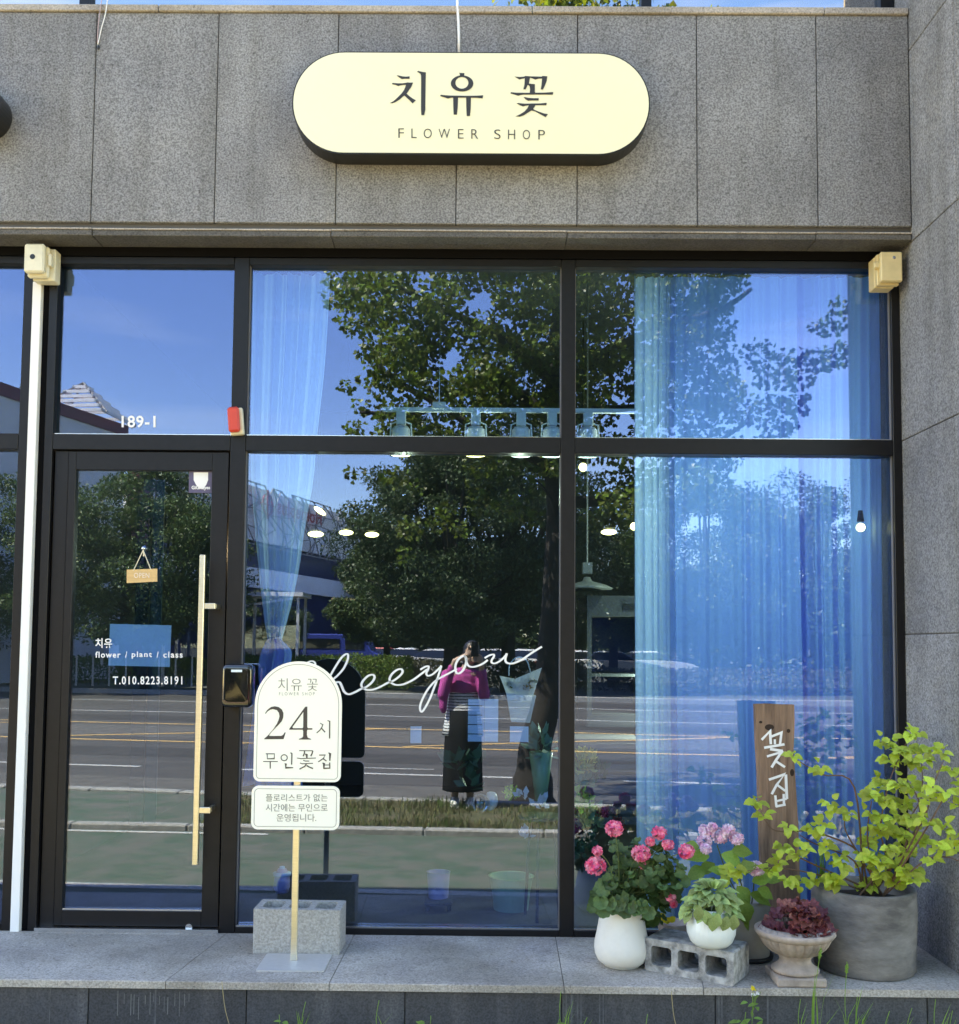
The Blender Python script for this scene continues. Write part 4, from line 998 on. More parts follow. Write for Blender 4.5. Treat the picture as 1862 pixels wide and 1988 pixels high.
# ================================================================== CURTAINS AND SHOP INTERIOR
M['curtain'] = mat('pale_blue_sheer', (.50, .79, 1.0), .8, trans=.4, var=.03, scale=2, stretch=(2, 1, .3))
M['curtain2'] = mat('blue_drape', (.12, .42, .93), .85, trans=.42, var=.03, scale=2, stretch=(2, 1, .3))
def drape(name, rows, y, m, parent, pleats, amp, n=160, seed=0, wav=1.0, ynear=0):
    """rows: (v, u_left, u_right); pleat folds run down the cloth"""
    g_ = random.Random(seed); ph = [g_.uniform(0, 6.28) for _ in range(4)]
    vv = smoothline([Vector((v, a, b)) for v, a, b in rows], 5); mb = MB(); cols = n
    for (v, ul, ur) in vv:
        for k in range(cols + 1):
            s_ = k / cols
            q_ = s_ + .025 * math.sin(s_ * 9 + ph[0]) + .012 * math.sin(s_ * 23 + ph[1])
            d = math.sin(q_ * pleats * 2 * PI + ph[2]) * .7 + math.sin(q_ * pleats * 4.3 * PI + ph[3] + v * .0008) * .35
            env = .35 + .65 * abs(math.sin(s_ * 2.3 + ph[1])) if wav else 1
            p_ = P(ul + (ur - ul) * s_, v, y); p_.y += d * amp * env * 1.5; mb.v.append(p_)
    for i in range(len(vv) - 1):
        for k in range(cols): a = i * (cols + 1) + k; mb.f.append((a, a + 1, a + cols + 2, a + cols + 1))
    return mb.build(name, m, parent, smooth=True)
lc = thing('curtain', 'sheer blue curtain knotted at its middle, left end of the middle pane', 'curtain', P(550, 530, 5.34))
drape('curtain_panel', [(532, 492, 640), (700, 489, 630), (850, 487, 614), (930, 488, 607), (1030, 495, 590), (1100, 502, 580), (1160, 508, 568), (1210, 514, 555), (1243, 520, 546)], 5.34, 'curtain', lc, 5, .022, seed=3)
drape('knot', [(1240, 520, 546), (1262, 508, 566), (1285, 502, 566), (1310, 501, 560), (1335, 504, 552)], 5.31, 'curtain2', lc, 2.5, .03, n=80, seed=4)
drape('curtain_tail', [(1330, 502, 552), (1400, 492, 566), (1470, 482, 578), (1525, 474, 590)], 5.33, 'curtain2', lc, 4, .03, n=90, seed=5)
rc = thing('curtain', 'tall blue curtain with soft folds filling the right end of the right window', 'curtain', P(1450, 540, 5.40))
drape('sheer_panel', [(538, 1231, 1312), (860, 1231, 1308), (1300, 1232, 1312), (1760, 1236, 1320), (1800, 1238, 1322)], 5.33, 'curtain', rc, 5, .020, seed=1)
drape('drape_panel', [(538, 1300, 1560), (860, 1300, 1560), (1300, 1300, 1566), (1800, 1310, 1576)], 5.42, 'curtain2', rc, 6, .014, seed=2)
drape('fold_panel', [(538, 1545, 1700), (860, 1548, 1700), (1300, 1556, 1704), (1800, 1566, 1716)], 5.36, 'curtain2', rc, 4.5, .016, seed=7)
drape('edge_panel', [(560, 1688, 1708), (860, 1690, 1712), (1300, 1694, 1716), (1800, 1700, 1724)], 5.28, 'curtain', rc, 1, .012, n=24, seed=9)
# track light rail and lamps
M['lamp_body'] = mat('white_lamp_body', (.85, .88, .88), .4)
M['glow'] = mat('lamp_glow', (1, .8, .55), .5, emit=(1, .68, .36), estr=1.9)
M['cool_glow'] = mat('cool_lamp', (.9, .95, 1), .5, emit=(.8, .92, 1), estr=.5)
YT = 6.1
tl = thing('track_light', 'white ceiling track with five round spotlights seen above the middle transom', 'track light', P(980, 797, YT))
a = P(742, 795, YT); b_ = P(1232, 802, YT)
MB().box(a.x, b_.x, YT - .015, YT + .015, a.z - .012, a.z + .012).build('rail', 'lamp_body', tl)
c = P(853, 790, YT); MB().tube([(c.x, YT, a.z), (c.x, YT, 3.9)], .004, 6).build('suspension_wire', 'steel', tl)
MB().bbox(c.x - .04, c.x + .04, YT - .02, YT + .02, a.z, a.z + .045).build('feed_box', 'lamp_body', tl)
for i, u in enumerate((779, 924, 1012, 1072, 1142)):
    x = P(u, 800, YT).x; z = a.z
    MB().bbox(x - .028, x + .028, YT - .02, YT + .02, z - .09, z - .012, b=.004).build('adapter', 'lamp_body', tl)
    sp = MB().tube([(x, YT, z - .10), (x, YT, z - .115), (x, YT, z - .262)], [.040, .052, .060], 22).build('spot_can', 'lamp_body', tl, smooth=False)
    for s_ in (-1, 1): MB().tube([(x + s_ * .02, YT, z - .070), (x + s_ * .058, YT, z - .085), (x + s_ * .062, YT, z - .16)], .005, 6).build('yoke', 'lamp_body', tl)
    MB().tube([(x, YT, z - .263), (x, YT, z - .268)], .058, 22).build('lens', 'glow' if i in (0, 1) else 'cool_glow', sp)
# added point lights that brighten the curtains, mostly away from the lamp fittings
for x, y, z, e in ((1.30, 6.25, 2.45, 5.2), (1.15, 6.6, 1.40, 5), (1.95, 6.5, 2.15, 8), (-.42, 6.06, 2.45, 1.3), (-1.12, 6.6, 2.16, 1.0), (.25, 6.06, 2.45, 1.6)):
    ld = bpy.data.lights.new('interior_fill', 'POINT'); ld.energy = e; ld.color = (1, .96, .93); ld.shadow_soft_size = .006
    lo = bpy.data.objects.new('interior_fill', ld); C.objects.link(lo); lo.location = (x, y, z)
# ceiling spots deep inside
for i, (u, v, y, r, lb) in enumerate(((613, 1037, 8.2, .062, 'warm round ceiling lamp left of the others, low in the middle pane'), (672, 1034, 8.0, .055, 'double warm ceiling lamp second from left in the middle pane'),
      (722, 1038, 8.2, .055, 'warm flat ceiling lamp third from left over dark foliage'), (621, 992, 7.6, .05, 'tilted warm spotlight highest in the lower middle pane'),
      (1182, 1033, 8.0, .060, 'bright oval ceiling lamp left of the right hand curtain'), (1231, 1022, 8.1, .03, 'small lamp peeping past the edge of the right curtain'), (1671, 1024, 5.27, .022, 'small round glowing lamp in front of the right curtain folds'), (1132, 907, 7.4, .03, 'small white round spotlight near the mullion in the right pane'))):
    p_ = P(u, v, y); t = thing('ceiling_lamp', lb, 'lamp', p_, 'lamps inside the shop')
    tilt = .6 if i == 3 else 0
    mx_ = Matrix.Translation(p_) @ Matrix.Rotation(tilt, 4, 'Y')
    sh_ = MB().lathe([(r * .5, .08), (r * .8, .03), (r * .8, .035), (r * .5, .085)], 20); sh_.v = [mx_ @ q_ for q_ in sh_.v]; sh_.build('housing', 'black', t)
    gl = MB().ball((0, 0, -.0), (r, r, r * .36 if i < 5 else r), 16, 8); gl.v = [mx_ @ q_ for q_ in gl.v]; gl.build('diffuser', 'glow', t, smooth=True)
    if y > 5.5: MB().tube([p_ + Vector((0, 0, .06)), (p_.x, p_.y, 3.9)], .004, 5).build('cord', 'black', t)
pd = thing('pendant_lamp', 'flat pale pendant shade on a cord with a square block above, right of the mullion', 'lamp', P(1140, 1140, 6.6))
p_ = P(1140, 1142, 6.6)
MB().lathe([(.02, .07), (.03, .045), (.12, .02), (.16, 0), (.155, -.006), (.11, .012)], 28, p_).build('shade', mat('grey_shade', (.12, .13, .13), .5), pd, smooth=True)
MB().box(p_.x - .03, p_.x + .03, p_.y - .03, p_.y + .03, p_.z + .09, p_.z + .16).build('block', bpy.data.materials['grey_shade'], pd)
MB().tube([p_ + Vector((0, 0, .16)), (p_.x, p_.y, 3.9)], .005, 6).build('cord', bpy.data.materials['grey_shade'], pd)
# flower fridge behind the right pane
M['fridge'] = mat('grey_fridge_metal', (.045, .05, .055), .5); M['dark'] = mat('dark_interior', (.02, .03, .045), .6)
fr = thing('flower_fridge', 'grey glass fronted flower fridge standing inside behind the right pane', 'fridge', P(1180, 1400, 6.8))
x0, x1, z0, z1 = frm(1140, 1156, 1262, 1412, 6.7)
MB().box(x0, x1, 6.7, 7.3, z1 - .13, z1).build('header', 'fridge', fr)
MB().box(x0, x0 + .03, 6.7, 7.3, z0, z1 - .13).box(x1 - .03, x1, 6.7, 7.3, z0, z1 - .13).box(x0 + .03, x1 - .03, 6.7, 7.3, z0, z0 + .08).build('cabinet_frame', 'fridge', fr)
MB().box(x0 + .03, x1 - .03, 7.2, 7.3, z0 + .08, z1 - .13).build('back_wall', mat('fridge_blue', (.03, .06, .16), .5), fr)
MB().box(x0 + .03, x1 - .03, 6.75, 7.2, (z0 + z1) / 2 - .1, (z0 + z1) / 2 - .08).build('shelf', 'fridge', fr)
MB().box(P(1225, 1170, 6.69).x - .05, P(1225, 1170, 6.69).x + .03, 6.692, 6.70, z1 - .09, z1 - .05).build('thermostat', 'black', fr)
sh_ = thing('cabinet', 'pale louvred low cabinet inside behind the right pane', 'cabinet', P(1185, 1500, 6.3))
x0, x1, z0, z1 = frm(1118, 1436, 1250, 1600, 6.3)
MB().box(x0, x1, 6.34, 6.8, z0, z1).build('carcass', mat('pale_cabinet', (.14, .13, .14), .7), sh_)
for k in range(8): zz = z0 + (z1 - z0) * (k + .5) / 8; MB().box(x0 + .02, x1 - .02, 6.31, 6.34, zz - .035, zz + .01).build('slat', mat('louvre', (.16, .15, .16), .6) if k == 0 else bpy.data.materials['louvre'], sh_)
# dark column and glass door leaf inside behind the entrance
co = thing('partition_post', 'slim black post with a pale glass partition edge inside behind the hanging open sign', 'post', P(275, 1100, 6.2))
x0, x1, z0, z1 = frm(268, 960, 277, 1600, 6.2); MB().box(x0, x1, 6.2, 6.25, z0, z1).build('post', 'black', co)
x0, x1, z0, z1 = frm(277, 930, 300, 1600, 6.2); MB().box(x0, x1, 6.22, 6.23, z0, z1).build('glass_leaf', mat('teal_glass_panel', (.02, .06, .07), .3), co)
# notices stuck inside the glass
M['paper'] = mat('paper', (.80, .82, .84), .7, var=.05, scale=6)
def notice(label, box, y=D + .012, m='paper', lines=0, nm='notice'):
    x0, x1, z0, z1 = frm(*box, y); t = thing(nm, label, 'notice', ((x0 + x1) / 2, y, z0))
    MB().box(x0, x1, y, y + .002, z0, z1).build('sheet', m, t)
    return t, (x0, x1, z0, z1)
x0, x1, z0, z1 = frm(213, 1212, 330, 1294, FX + .045)
t = thing('notice', 'blank blue looking sheet taped inside the door behind the white lettering', 'notice', (x0, FX + .045, z0))
mxn = Matrix.Translation(((x0 + x1) / 2, 0, (z0 + z1) / 2)) @ Matrix.Rotation(math.radians(.8), 4, 'Y')
MB().box(-(x1 - x0) / 2, (x1 - x0) / 2, FX + .045, FX + .047, -(z1 - z0) / 2, (z1 - z0) / 2, mxn).build('sheet', 'paper', t)
M['paper_b'] = mat('pale_blue_paper', (.62, .70, .78), .7)  # even pale blue paper tone
t, bx_ = notice('left one of two tall pale sheets inside the glass in front of the mirrored skirt', (909, 1357, 940, 1440), m='paper_b')
for k in range(4):
    zz = bx_[3] - .03 - k * .045; MB().box(bx_[0], bx_[1] - .01, D + .010, D + .0115, zz - .004, zz).build('rule_line', 'dark', t)
notice('right one of two tall pale sheets inside the glass beside the mirrored person', (941, 1357, 967, 1440), y=D + .016)
notice('small square pale sheet inside the glass below the paper flower bag', (990, 1410, 1026, 1441))
notice('small square pale sheet inside the glass left of the mirrored person', (797, 1410, 818, 1443))
# paper bag with bouquet
M['bagp'] = mat('translucent_white_plastic', (.80, .84, .86), .3, trans=.4)
bg_ = thing('gift_bag', 'translucent white gift bag with round handles holding an orange bouquet', 'bag', P(1008, 1400, 5.38))
mb = MB(); yb = 5.38
q4 = [P(983, 1345, yb), P(1040, 1350, yb), P(1028, 1402, yb), P(992, 1400, yb)]
mb.add([q + Vector((0, o_, 0)) for o_ in (-.05, .05) for q in q4], [(0, 1, 2, 3), (7, 6, 5, 4), (0, 3, 7, 4), (1, 5, 6, 2), (3, 2, 6, 7)]); mb.build('bag_body', 'bagp', bg_)
mb = MB(); w4 = [P(970, 1312, yb), P(1052, 1296, yb), P(1035, 1352, yb), P(1006, 1378, yb), P(985, 1352, yb)]
mb.add([w4[0], P(1000, 1318, yb - .05), w4[1], w4[2], w4[3], w4[4]], [(0, 1, 4, 5), (1, 2, 3, 4)]); mb.build('paper_wrap', 'bagp', bg_)
for o_ in (-.02, .02):
    MB().tube(smoothline([P(988, 1312, yb + o_), P(990, 1290, yb + o_), P(1005, 1276, yb + o_), P(1022, 1282, yb + o_), P(1030, 1305, yb + o_)]), .003, 6).build('handle', 'white', bg_, smooth=True)
fo = random.Random(4)
for (u, v, c_) in ((1012, 1332, (.75, .22, .05)), (1004, 1330, (.6, .3, .12)), (992, 1328, (.25, .2, .05)), (1022, 1334, (.7, .35, .15)), (1030, 1322, (.7, .5, .3))):
    mb = MB(); c0_ = P(u, v, yb)
    for k in range(26): diam(mb, c0_ + rv(fo) * .02, rv(fo) + Vector((0, -.5, .3)), rv(fo), .03)
    mb.build('flower_head', mat('bouquet_tone', c_, .7), bg_)
# pedestal table and interior plants
M['inleaf'] = mat('indoor_leaf', (.03, .12, .06), .4, island=.3)
M['inleaf2'] = mat('indoor_pale_leaf', (.25, .40, .22), .5, island=.3)
M['lime'] = M['lime']
M['limef'] = mat('lime_hydrangea', (.45, .75, .08), .7, island=.3)
M['yel'] = mat('straw_flower', (.75, .55, .18), .7, island=.3); M['burg'] = mat('burgundy_flower', (.25, .01, .035), .8, island=.3)
M['bucket_g'] = mat('mint_bucket', (.26, .50, .34), .5); M['bucket_p'] = mat('lilac_bucket', (.42, .34, .60), .5)
def bucket(label, u, v0, v1, w_, y, m, taper=.8):
    p_ = P(u, v1, y); h = P(u, v0, y).z - p_.z; r = w_ / 2 * y / F0
    t = thing('flower_bucket', label, 'bucket', p_)
    MB().lathe([(r * taper, 0), (r, h), (r * 1.06, h), (r * 1.06, h - .012), (r * 1.0, h - .014)][:3] + [(r * .93, h), (r * .75, .02)], 32, p_).build('pail', m, t, smooth=False); return t, p_, h
bucket('mint green flower bucket on the shop floor behind the middle pane', 992, 1700, 1790, 84, 5.6, 'bucket_g', .62)
bucket('lilac flower bucket on a stool behind the middle pane', 851, 1692, 1742, 44, 5.6, 'bucket_p', .85)
stl = thing('stool', 'dark wooden stool under the lilac bucket inside the shop', 'stool', P(851, 1800, 5.6))
x0, x1, z0, z1 = frm(826, 1743, 878, 1750, 5.6); MB().bbox(x0, x1, 5.5, 5.7, z0, z1).build('seat', 'dark', stl)
for sx_ in (x0 + .015, x1 - .015):
    for y in (5.52, 5.68): MB().tube([(sx_, y, z0), (sx_ * 1.0, y, LZ)], .012, 6).build('leg', 'dark', stl)
def spray(mb, c, n, rad, s_, g_, up=.4, f=diam):
    for k in range(n):
        o_ = rv(g_); o_ = o_ * rad; f(mb, c + o_, o_ * 6 + rv(g_) * .5 + Vector((0, 0, up)), rv(g_) + Vector((0, -.4, .5)), s_ * g_.uniform(.7, 1.2))
def inplant(label, cat, nm, spec_, base=None):
    p0_ = P(spec_[0][0], spec_[0][1], spec_[0][2]); t = thing(nm, label, cat, p0_)
    for i, (u, v, y, rad, n, s_, m, pn) in enumerate(spec_):
        mb = MB(); spray(mb, P(u, v, y), n, rad, s_, fo); mb.build(pn, m, t)
    return t
inplant('dark broad leaved plant inside in front of the mirrored skirt', 'plant', 'indoor_plant', [(888, 1485, 5.5, .035, 12, .09, 'inleaf', 'foliage'), (926, 1480, 5.5, .035, 12, .09, 'inleaf', 'foliage'), (912, 1520, 5.5, .04, 12, .10, 'inleaf', 'foliage')])
inplant('lime green hydrangea head inside near the foot of the mirrored tree', 'flower', 'cut_flower', [(993, 1541, 5.45, .038, 130, .022, 'limef', 'flower_head')])
inplant('straw yellow dried bouquet inside just right of the central mullion', 'bouquet', 'bouquet', [(1133, 1480, 5.45, .06, 150, .04, 'yel', 'flower_head'), (1128, 1520, 5.45, .055, 90, .05, 'inleaf2', 'foliage'), (1160, 1500, 5.5, .05, 60, .05, 'inleaf', 'foliage')])
inplant('pale green foliage bundle inside low beside the central mullion', 'bouquet', 'bouquet', [(1122, 1560, 5.4, .06, 120, .045, 'limef', 'flower_head'), (1142, 1590, 5.45, .07, 90, .06, 'inleaf2', 'foliage')])
inplant('upper burgundy cockscomb flower inside the right pane', 'flower', 'cut_flower', [(1170, 1580, 5.42, .032, 120, .02, 'burg', 'flower_head')])
inplant('lower left burgundy cockscomb flower inside above the pink geranium', 'flower', 'cut_flower', [(1120, 1618, 5.42, .034, 120, .02, 'burg', 'flower_head'), (1130, 1650, 5.45, .05, 50, .05, 'inleaf', 'foliage')])
inplant('burgundy flower inside low between geranium heads', 'flower', 'cut_flower', [(1200, 1602, 5.42, .034, 120, .02, 'burg', 'flower_head')])
vs_ = thing('vase', 'tall tapered green glass vase with teal leaves inside left of the central mullion', 'vase', P(1050, 1560, 5.5))
c = P(1050, 1562, 5.5); MB().lathe([(.028, 0), (.045, .14), (.062, .27), (.055, .27), (.03, .02)], 24, c).build('vessel', mat('green_vase', (.15, .42, .25), .2), vs_, smooth=True)
mb = MB(); spray(mb, P(1052, 1450, 5.5), 40, .06, .08, fo); mb.build('foliage', mat('teal_leaf', (.04, .26, .20), .5, island=.3), vs_)
ft = thing('plant_stand', 'small dark round table with white butterfly flowers at the foot of the mirrored trunk', 'table', P(1050, 1600, 5.4))
c = P(1050, 1590, 5.4); MB().lathe([(.10, 0), (.115, .006), (.115, .018), (.10, .022)], 30, c).build('table_top', mat('sage_table', (.12, .16, .14), .5), ft)
for k in range(3): a_ = k * 2.09 + .3; MB().tube([c + Vector((.07 * math.cos(a_), .07 * math.sin(a_), 0)), Vector((c.x + .1 * math.cos(a_), c.y + .1 * math.sin(a_), LZ))], .008, 6).build('leg', 'dark', ft)
mb = MB(); spray(mb, P(1015, 1548, 5.36), 10, .02, .05, fo); spray(mb, P(1022, 1625, 5.36), 10, .02, .05, fo); spray(mb, P(1050, 1562, 5.36), 16, .035, .05, fo)
tag(mb.build('white_petals', 'paper', None), 'loose white petals and silk flowers around the small dark table inside', 'flower')
pl_ = thing('plastic_bundle', 'crumpled clear plastic wrapped bundle standing inside beside the dark plant', 'bundle', P(940, 1560, 5.4))
mb = MB(); mb.ball(P(932, 1560, 5.4), (.045, .04, .05), 14, 10); mb.v = [v + noise.noise_vector(v * 22) * .012 for v in mb.v]; mb.build('wrap', glassmat('clear_film', (.85, .88, .9), .12, .15), pl_, smooth=True)
mb = MB(); mb.ball(P(955, 1556, 5.44), (.035, .04, .045), 14, 10); mb.v = [v + noise.noise_vector(v * 22) * .012 for v in mb.v]; mb.build('wrap', 'bagp', pl_, smooth=True)
fg = thing('figurine', 'small lilac figurine with pale blue cap standing inside left of the sign pole', 'figurine', P(547, 1735, 5.4))
c = P(547, 1733, 5.4); MB().lathe([(.03, 0), (.042, .03), (.038, .09), (.02, .12)], 18, c).build('body', 'bucket_p', fg, smooth=True)
MB().lathe([(.045, .085), (.046, .10), (.015, .105), (.013, .13)], 18, c).build('hat', mat('pale_blue_cap', (.35, .62, .85), .5), fg, smooth=True)
# hanging open sign on the door
os_ = thing('open_sign', 'small wooden OPEN plaque hanging on a cord from a suction hook on the door glass', 'sign', P(275, 1118, FX + .018))
yo = FX + .010
ow = mat('plaque_wood', (.78, .48, .22), .6, var=.15, scale=6, stretch=(1, 1, 8))
p4 = [P(246, 1106, yo), P(305, 1104, yo), P(305, 1129, yo), P(246, 1132, yo)]
MB().add(p4 + [p + Vector((0, .007, 0)) for p in p4], [(3, 2, 1, 0), (4, 5, 6, 7), (0, 1, 5, 4), (1, 2, 6, 5), (2, 3, 7, 6), (3, 0, 4, 7)]).build('board', ow, os_, fix=True)
text_on('lettering', 'OPEN', (260, 1112, 290, 1122), onY(yo - .0012), mat('pale_letters', (.85, .68, .55), .6), os_, 1.1, .01)
hk = P(278, 1068, yo)
for u in (259, 293): MB().tube([P(u, 1108 if u == 259 else 1106, yo + .001), hk], .0026, 6).build('cord', mat('jute', (.7, .62, .48), .8) if u == 259 else bpy.data.materials['jute'], os_)
MB().tube([hk, hk + Vector((.004, 0, -.03))], .004, 6).build('cord_knot', bpy.data.materials['jute'], os_)
MB().tube([(hk.x, DG - .001, hk.z + .008), (hk.x, yo - .006, hk.z + .008)], [.016, .006], 16).build('suction_hook', 'steel', os_, smooth=True)
# Cheeyou script on the glass
TS = lambda x, y: (634.2 + .2315 * x, 1231.4 + .2315 * y)
script = [
 ('C', [(-95,262),(-98,240),(-118,226),(-150,232),(-205,270),(-260,340),(-285,410),(-270,465),(-215,480),(-130,455),(-50,410),(30,350)], 12),
 ('h', [(28,352),(80,262),(128,192),(166,165),(180,178),(172,225),(140,290),(92,345),(50,385),(0,470),(-20,520)], 13),
 ('h', [(-20,520),(20,460),(70,410),(105,402),(122,425),(148,482),(185,503),(232,488),(285,460)], 15),
 ('e', [(285,460),(335,440),(382,400),(402,362),(388,340),(350,348),(312,382),(292,418),(300,446),(335,465),(388,464),(445,443),(515,405)], 14),
 ('e', [(515,405),(562,388),(612,350),(637,315),(622,292),(585,302),(546,336),(528,375),(540,405),(580,424),(640,420),(720,385),(790,335),(842,295)], 14),
 ('y', [(785,297),(828,272),(855,270),(850,296),(836,328),(850,348),(888,336),(930,300),(960,268)], 13),
 ('y', [(962,262),(945,322),(925,385),(900,452),(870,530),(835,600),(802,648),(785,636),(786,592),(810,530),(852,458),(905,398),(962,360),(1030,325),(1092,290)], 13),
 ('o', [(1150,182),(1170,200),(1168,245),(1146,298),(1115,326),(1090,324),(1079,290),(1086,242),(1112,203),(1148,182),(1166,195),(1172,232),(1188,262),(1216,274),(1262,267),(1312,245),(1352,215)], 14),
 ('u', [(1325,200),(1365,177),(1400,170),(1402,188),(1384,218),(1386,238),(1412,244),(1452,225),(1490,192),(1512,163)], 13),
 ('u', [(1512,160),(1500,198),(1502,228),(1526,244),(1572,241),(1642,210),(1722,155),(1806,104)], 14)]
dec = thing('window_lettering', 'white flowing script reading Cheeyou stuck on the middle window pane', 'lettering', P(850, 1330, D - .003))
for k, (nm, pts, w_) in enumerate(script):
    pts = smoothline([Vector(p) for p in pts], 7); n = len(pts); ws = []
    for i, p_ in enumerate(pts):
        a_ = pts[max(i - 2, 0)]; b_ = pts[min(i + 2, n - 1)]; d = (b_ - a_).normalized()
        ws.append(w_ * (.95 + .45 * abs(d.y)) * .2315)
    mb = MB().stroke([TS(*p_) for p_ in pts], ws, onY(D - .0008 - k * .00005)); mb.build('letter', 'vinyl', dec)
# cream strip at the bottom of the text: small price labels on the door
# ================================================================== POTS AND PLANTS ON THE LEDGE
def leafmesh(name, prof, fold=.25, droop=.25, wave=0):
    """prof: (t along the midrib, half width, forward shift of the edge)"""
    mb = MB(); n = len(prof); L3 = []
    for t, w_, sh_ in prof:
        zc = -droop * t * t
        L3.append((Vector((0, t, zc)), Vector((-w_, t + sh_, zc + fold * w_ + wave * math.sin(t * 17) * w_)), Vector((w_, t + sh_, zc + fold * w_ - wave * math.sin(t * 15) * w_))))
    for c, l, r in L3: mb.v += [c, l, r]
    for i in range(n - 1):
        a, b = 3 * i, 3 * i + 3
        if prof[i][1] == 0: mb.f += [(a, b, b + 1), (a, b + 2, b)]
        elif prof[i + 1][1] == 0: mb.f += [(a, b, a + 1), (a, a + 2, b)]
        else: mb.f += [(a, b, b + 1, a + 1), (a, a + 2, b + 2, b)]
    return mb.mesh(name, True)
def roundleaf(name, lobes, depth, cup=.25, wave=.08):
    """round leaf on a central stalk, scalloped edge"""
    mb = MB(); n = lobes * 4; mb.v.append(Vector((0, .12, 0)))
    for ring_, rr in enumerate((.30, .52)):
        for k in range(n):
            a = 2 * PI * k / n + PI / 2
            s_ = 1 + (depth * math.cos(lobes * a + PI) if ring_ else 0); notch = .55 if (ring_ and abs(((a - 1.5 * PI + PI) % (2 * PI)) - PI) < .35) else 1
            r = rr * s_ * notch
            mb.v.append(Vector((r * math.cos(a), .35 + r * math.sin(a), cup * r * r * 2 + wave * math.sin(lobes * a) * (ring_ * .8))))
    mb.v[0] = Vector((0, .35, -.02))
    for k in range(n):
        k2 = (k + 1) % n; mb.f.append((0, 1 + k, 1 + k2)); mb.f.append((1 + k, 1 + n + k, 1 + n + k2, 1 + k2))
    return mb.mesh(name, True)
def leafmat(name, a, b, rough=.45, ov=.3, tr=.3, scale=14):
    return mat(name, a, rough, col2=b, scale=scale, detail=3, trans=tr, objvar=ov, bump=.4, bscale=60, lo=.3, hi=.7)
def put(me, parent, pos, d, n, s_, name='leaf'):
    d = Vector(d).normalized(); n = Vector(n); n = (n - d * n.dot(d))
    n = n.normalized() if n.length > 1e-4 else d.orthogonal().normalized()
    e = d.cross(n)
    o = bpy.data.objects.new(name, me); C.objects.link(o); o.parent = parent
    mx = Matrix((e, d, n)).transposed().to_4x4() @ Matrix.Scale(s_, 4)
    o.matrix_basis = Matrix.Translation(Vector(pos) - parent_loc(parent)) @ mx
    return o
pg = random.Random(21)
def ledge(u, v): return PZ(u, v, LZ)

# ---- white vase with geraniums
M['wpot'] = mat('matte_white_ceramic', (.74, .72, .67), .75, col2=(.60, .58, .53), scale=5, detail=6, bump=.3, bscale=60, lo=.45, hi=.8)
cy = 4.63; c = P(1207, 1862, cy); c.z = LZ
vase = thing('geranium_pot', 'tall egg shaped matte white pot with pink geraniums', 'potted plant', c)
S_ = cy / F0
prof = [(.30, 0), (.33, .008), (.335, .02), (.37, .035), (.44, .08), (.49, .16), (.505, .24), (.495, .34), (.46, .46), (.425, .60), (.395, .74), (.375, .84), (.37, .88), (.35, .885), (.33, .86), (.34, .78), (0.02, .76)]
W_ = 103 * S_ ; mbp = MB().lathe([(r * W_, z * .305) for r, z in prof], 56, c); mbp.build('pot', 'wpot', vase, smooth=True)
M['potsoil'] = mat('potting_soil', (.035, .025, .018), 1, var=.4, scale=40, bump=1)
ger = roundleaf('geranium_leaf', 7, .07, .35, .06); ger.materials.append(leafmat('geranium_green', (.045, .115, .035), (.10, .17, .05), tr=.2))
ctr = P(1228, 1715, cy)
stems = MB()
for (u, v, r, n) in ((1215, 1730, 48, 46), (1185, 1745, 32, 26), (1240, 1690, 44, 44), (1285, 1700, 36, 36), (1262, 1750, 34, 26), (1300, 1720, 26, 18), (1220, 1655, 26, 16), (1275, 1660, 24, 14)):
    cc = P(u, v, cy + pg.uniform(-.05, .05))
    for k in range(n):
        o_ = rv(pg); o_ = o_.normalized() * (o_.length ** .5); p_ = cc + Vector((o_.x * r * S_, o_.y * r * S_ * .9, o_.z * r * S_))
        nn = Vector((o_.x * .7, o_.y * .6 - .45, o_.z * .5 + .55)) + rv(pg) * .35
        dd = Vector((o_.x, o_.y, -.5)) + rv(pg) * .6
        put(ger, vase, p_, dd, nn, pg.uniform(.038, .060))
        if k % 5 == 0: stems.tube([Vector((c.x, cy, c.z + .25)), (Vector((c.x, cy, c.z + .3)) + p_) / 2, p_], .0018, 4)
extra = []
for (u, v, r, n) in ((1215, 1730, 50, 70), (1240, 1690, 48, 70), (1285, 1700, 40, 50), (1262, 1750, 34, 40), (1180, 1740, 34, 40), (1225, 1765, 30, 30)):
    cc = P(u, v, cy + .02)
    for k in range(n):
        o_ = rv(pg); extra.append((ger, leafmx(cc + o_ * r * S_, Vector((o_.x, o_.y, -.4)) + rv(pg) * .6, Vector((o_.x * .6, -.5, .6)) + rv(pg) * .4, pg.uniform(.022, .040))))
join_leaves('foliage', extra, ger.materials[0], vase)
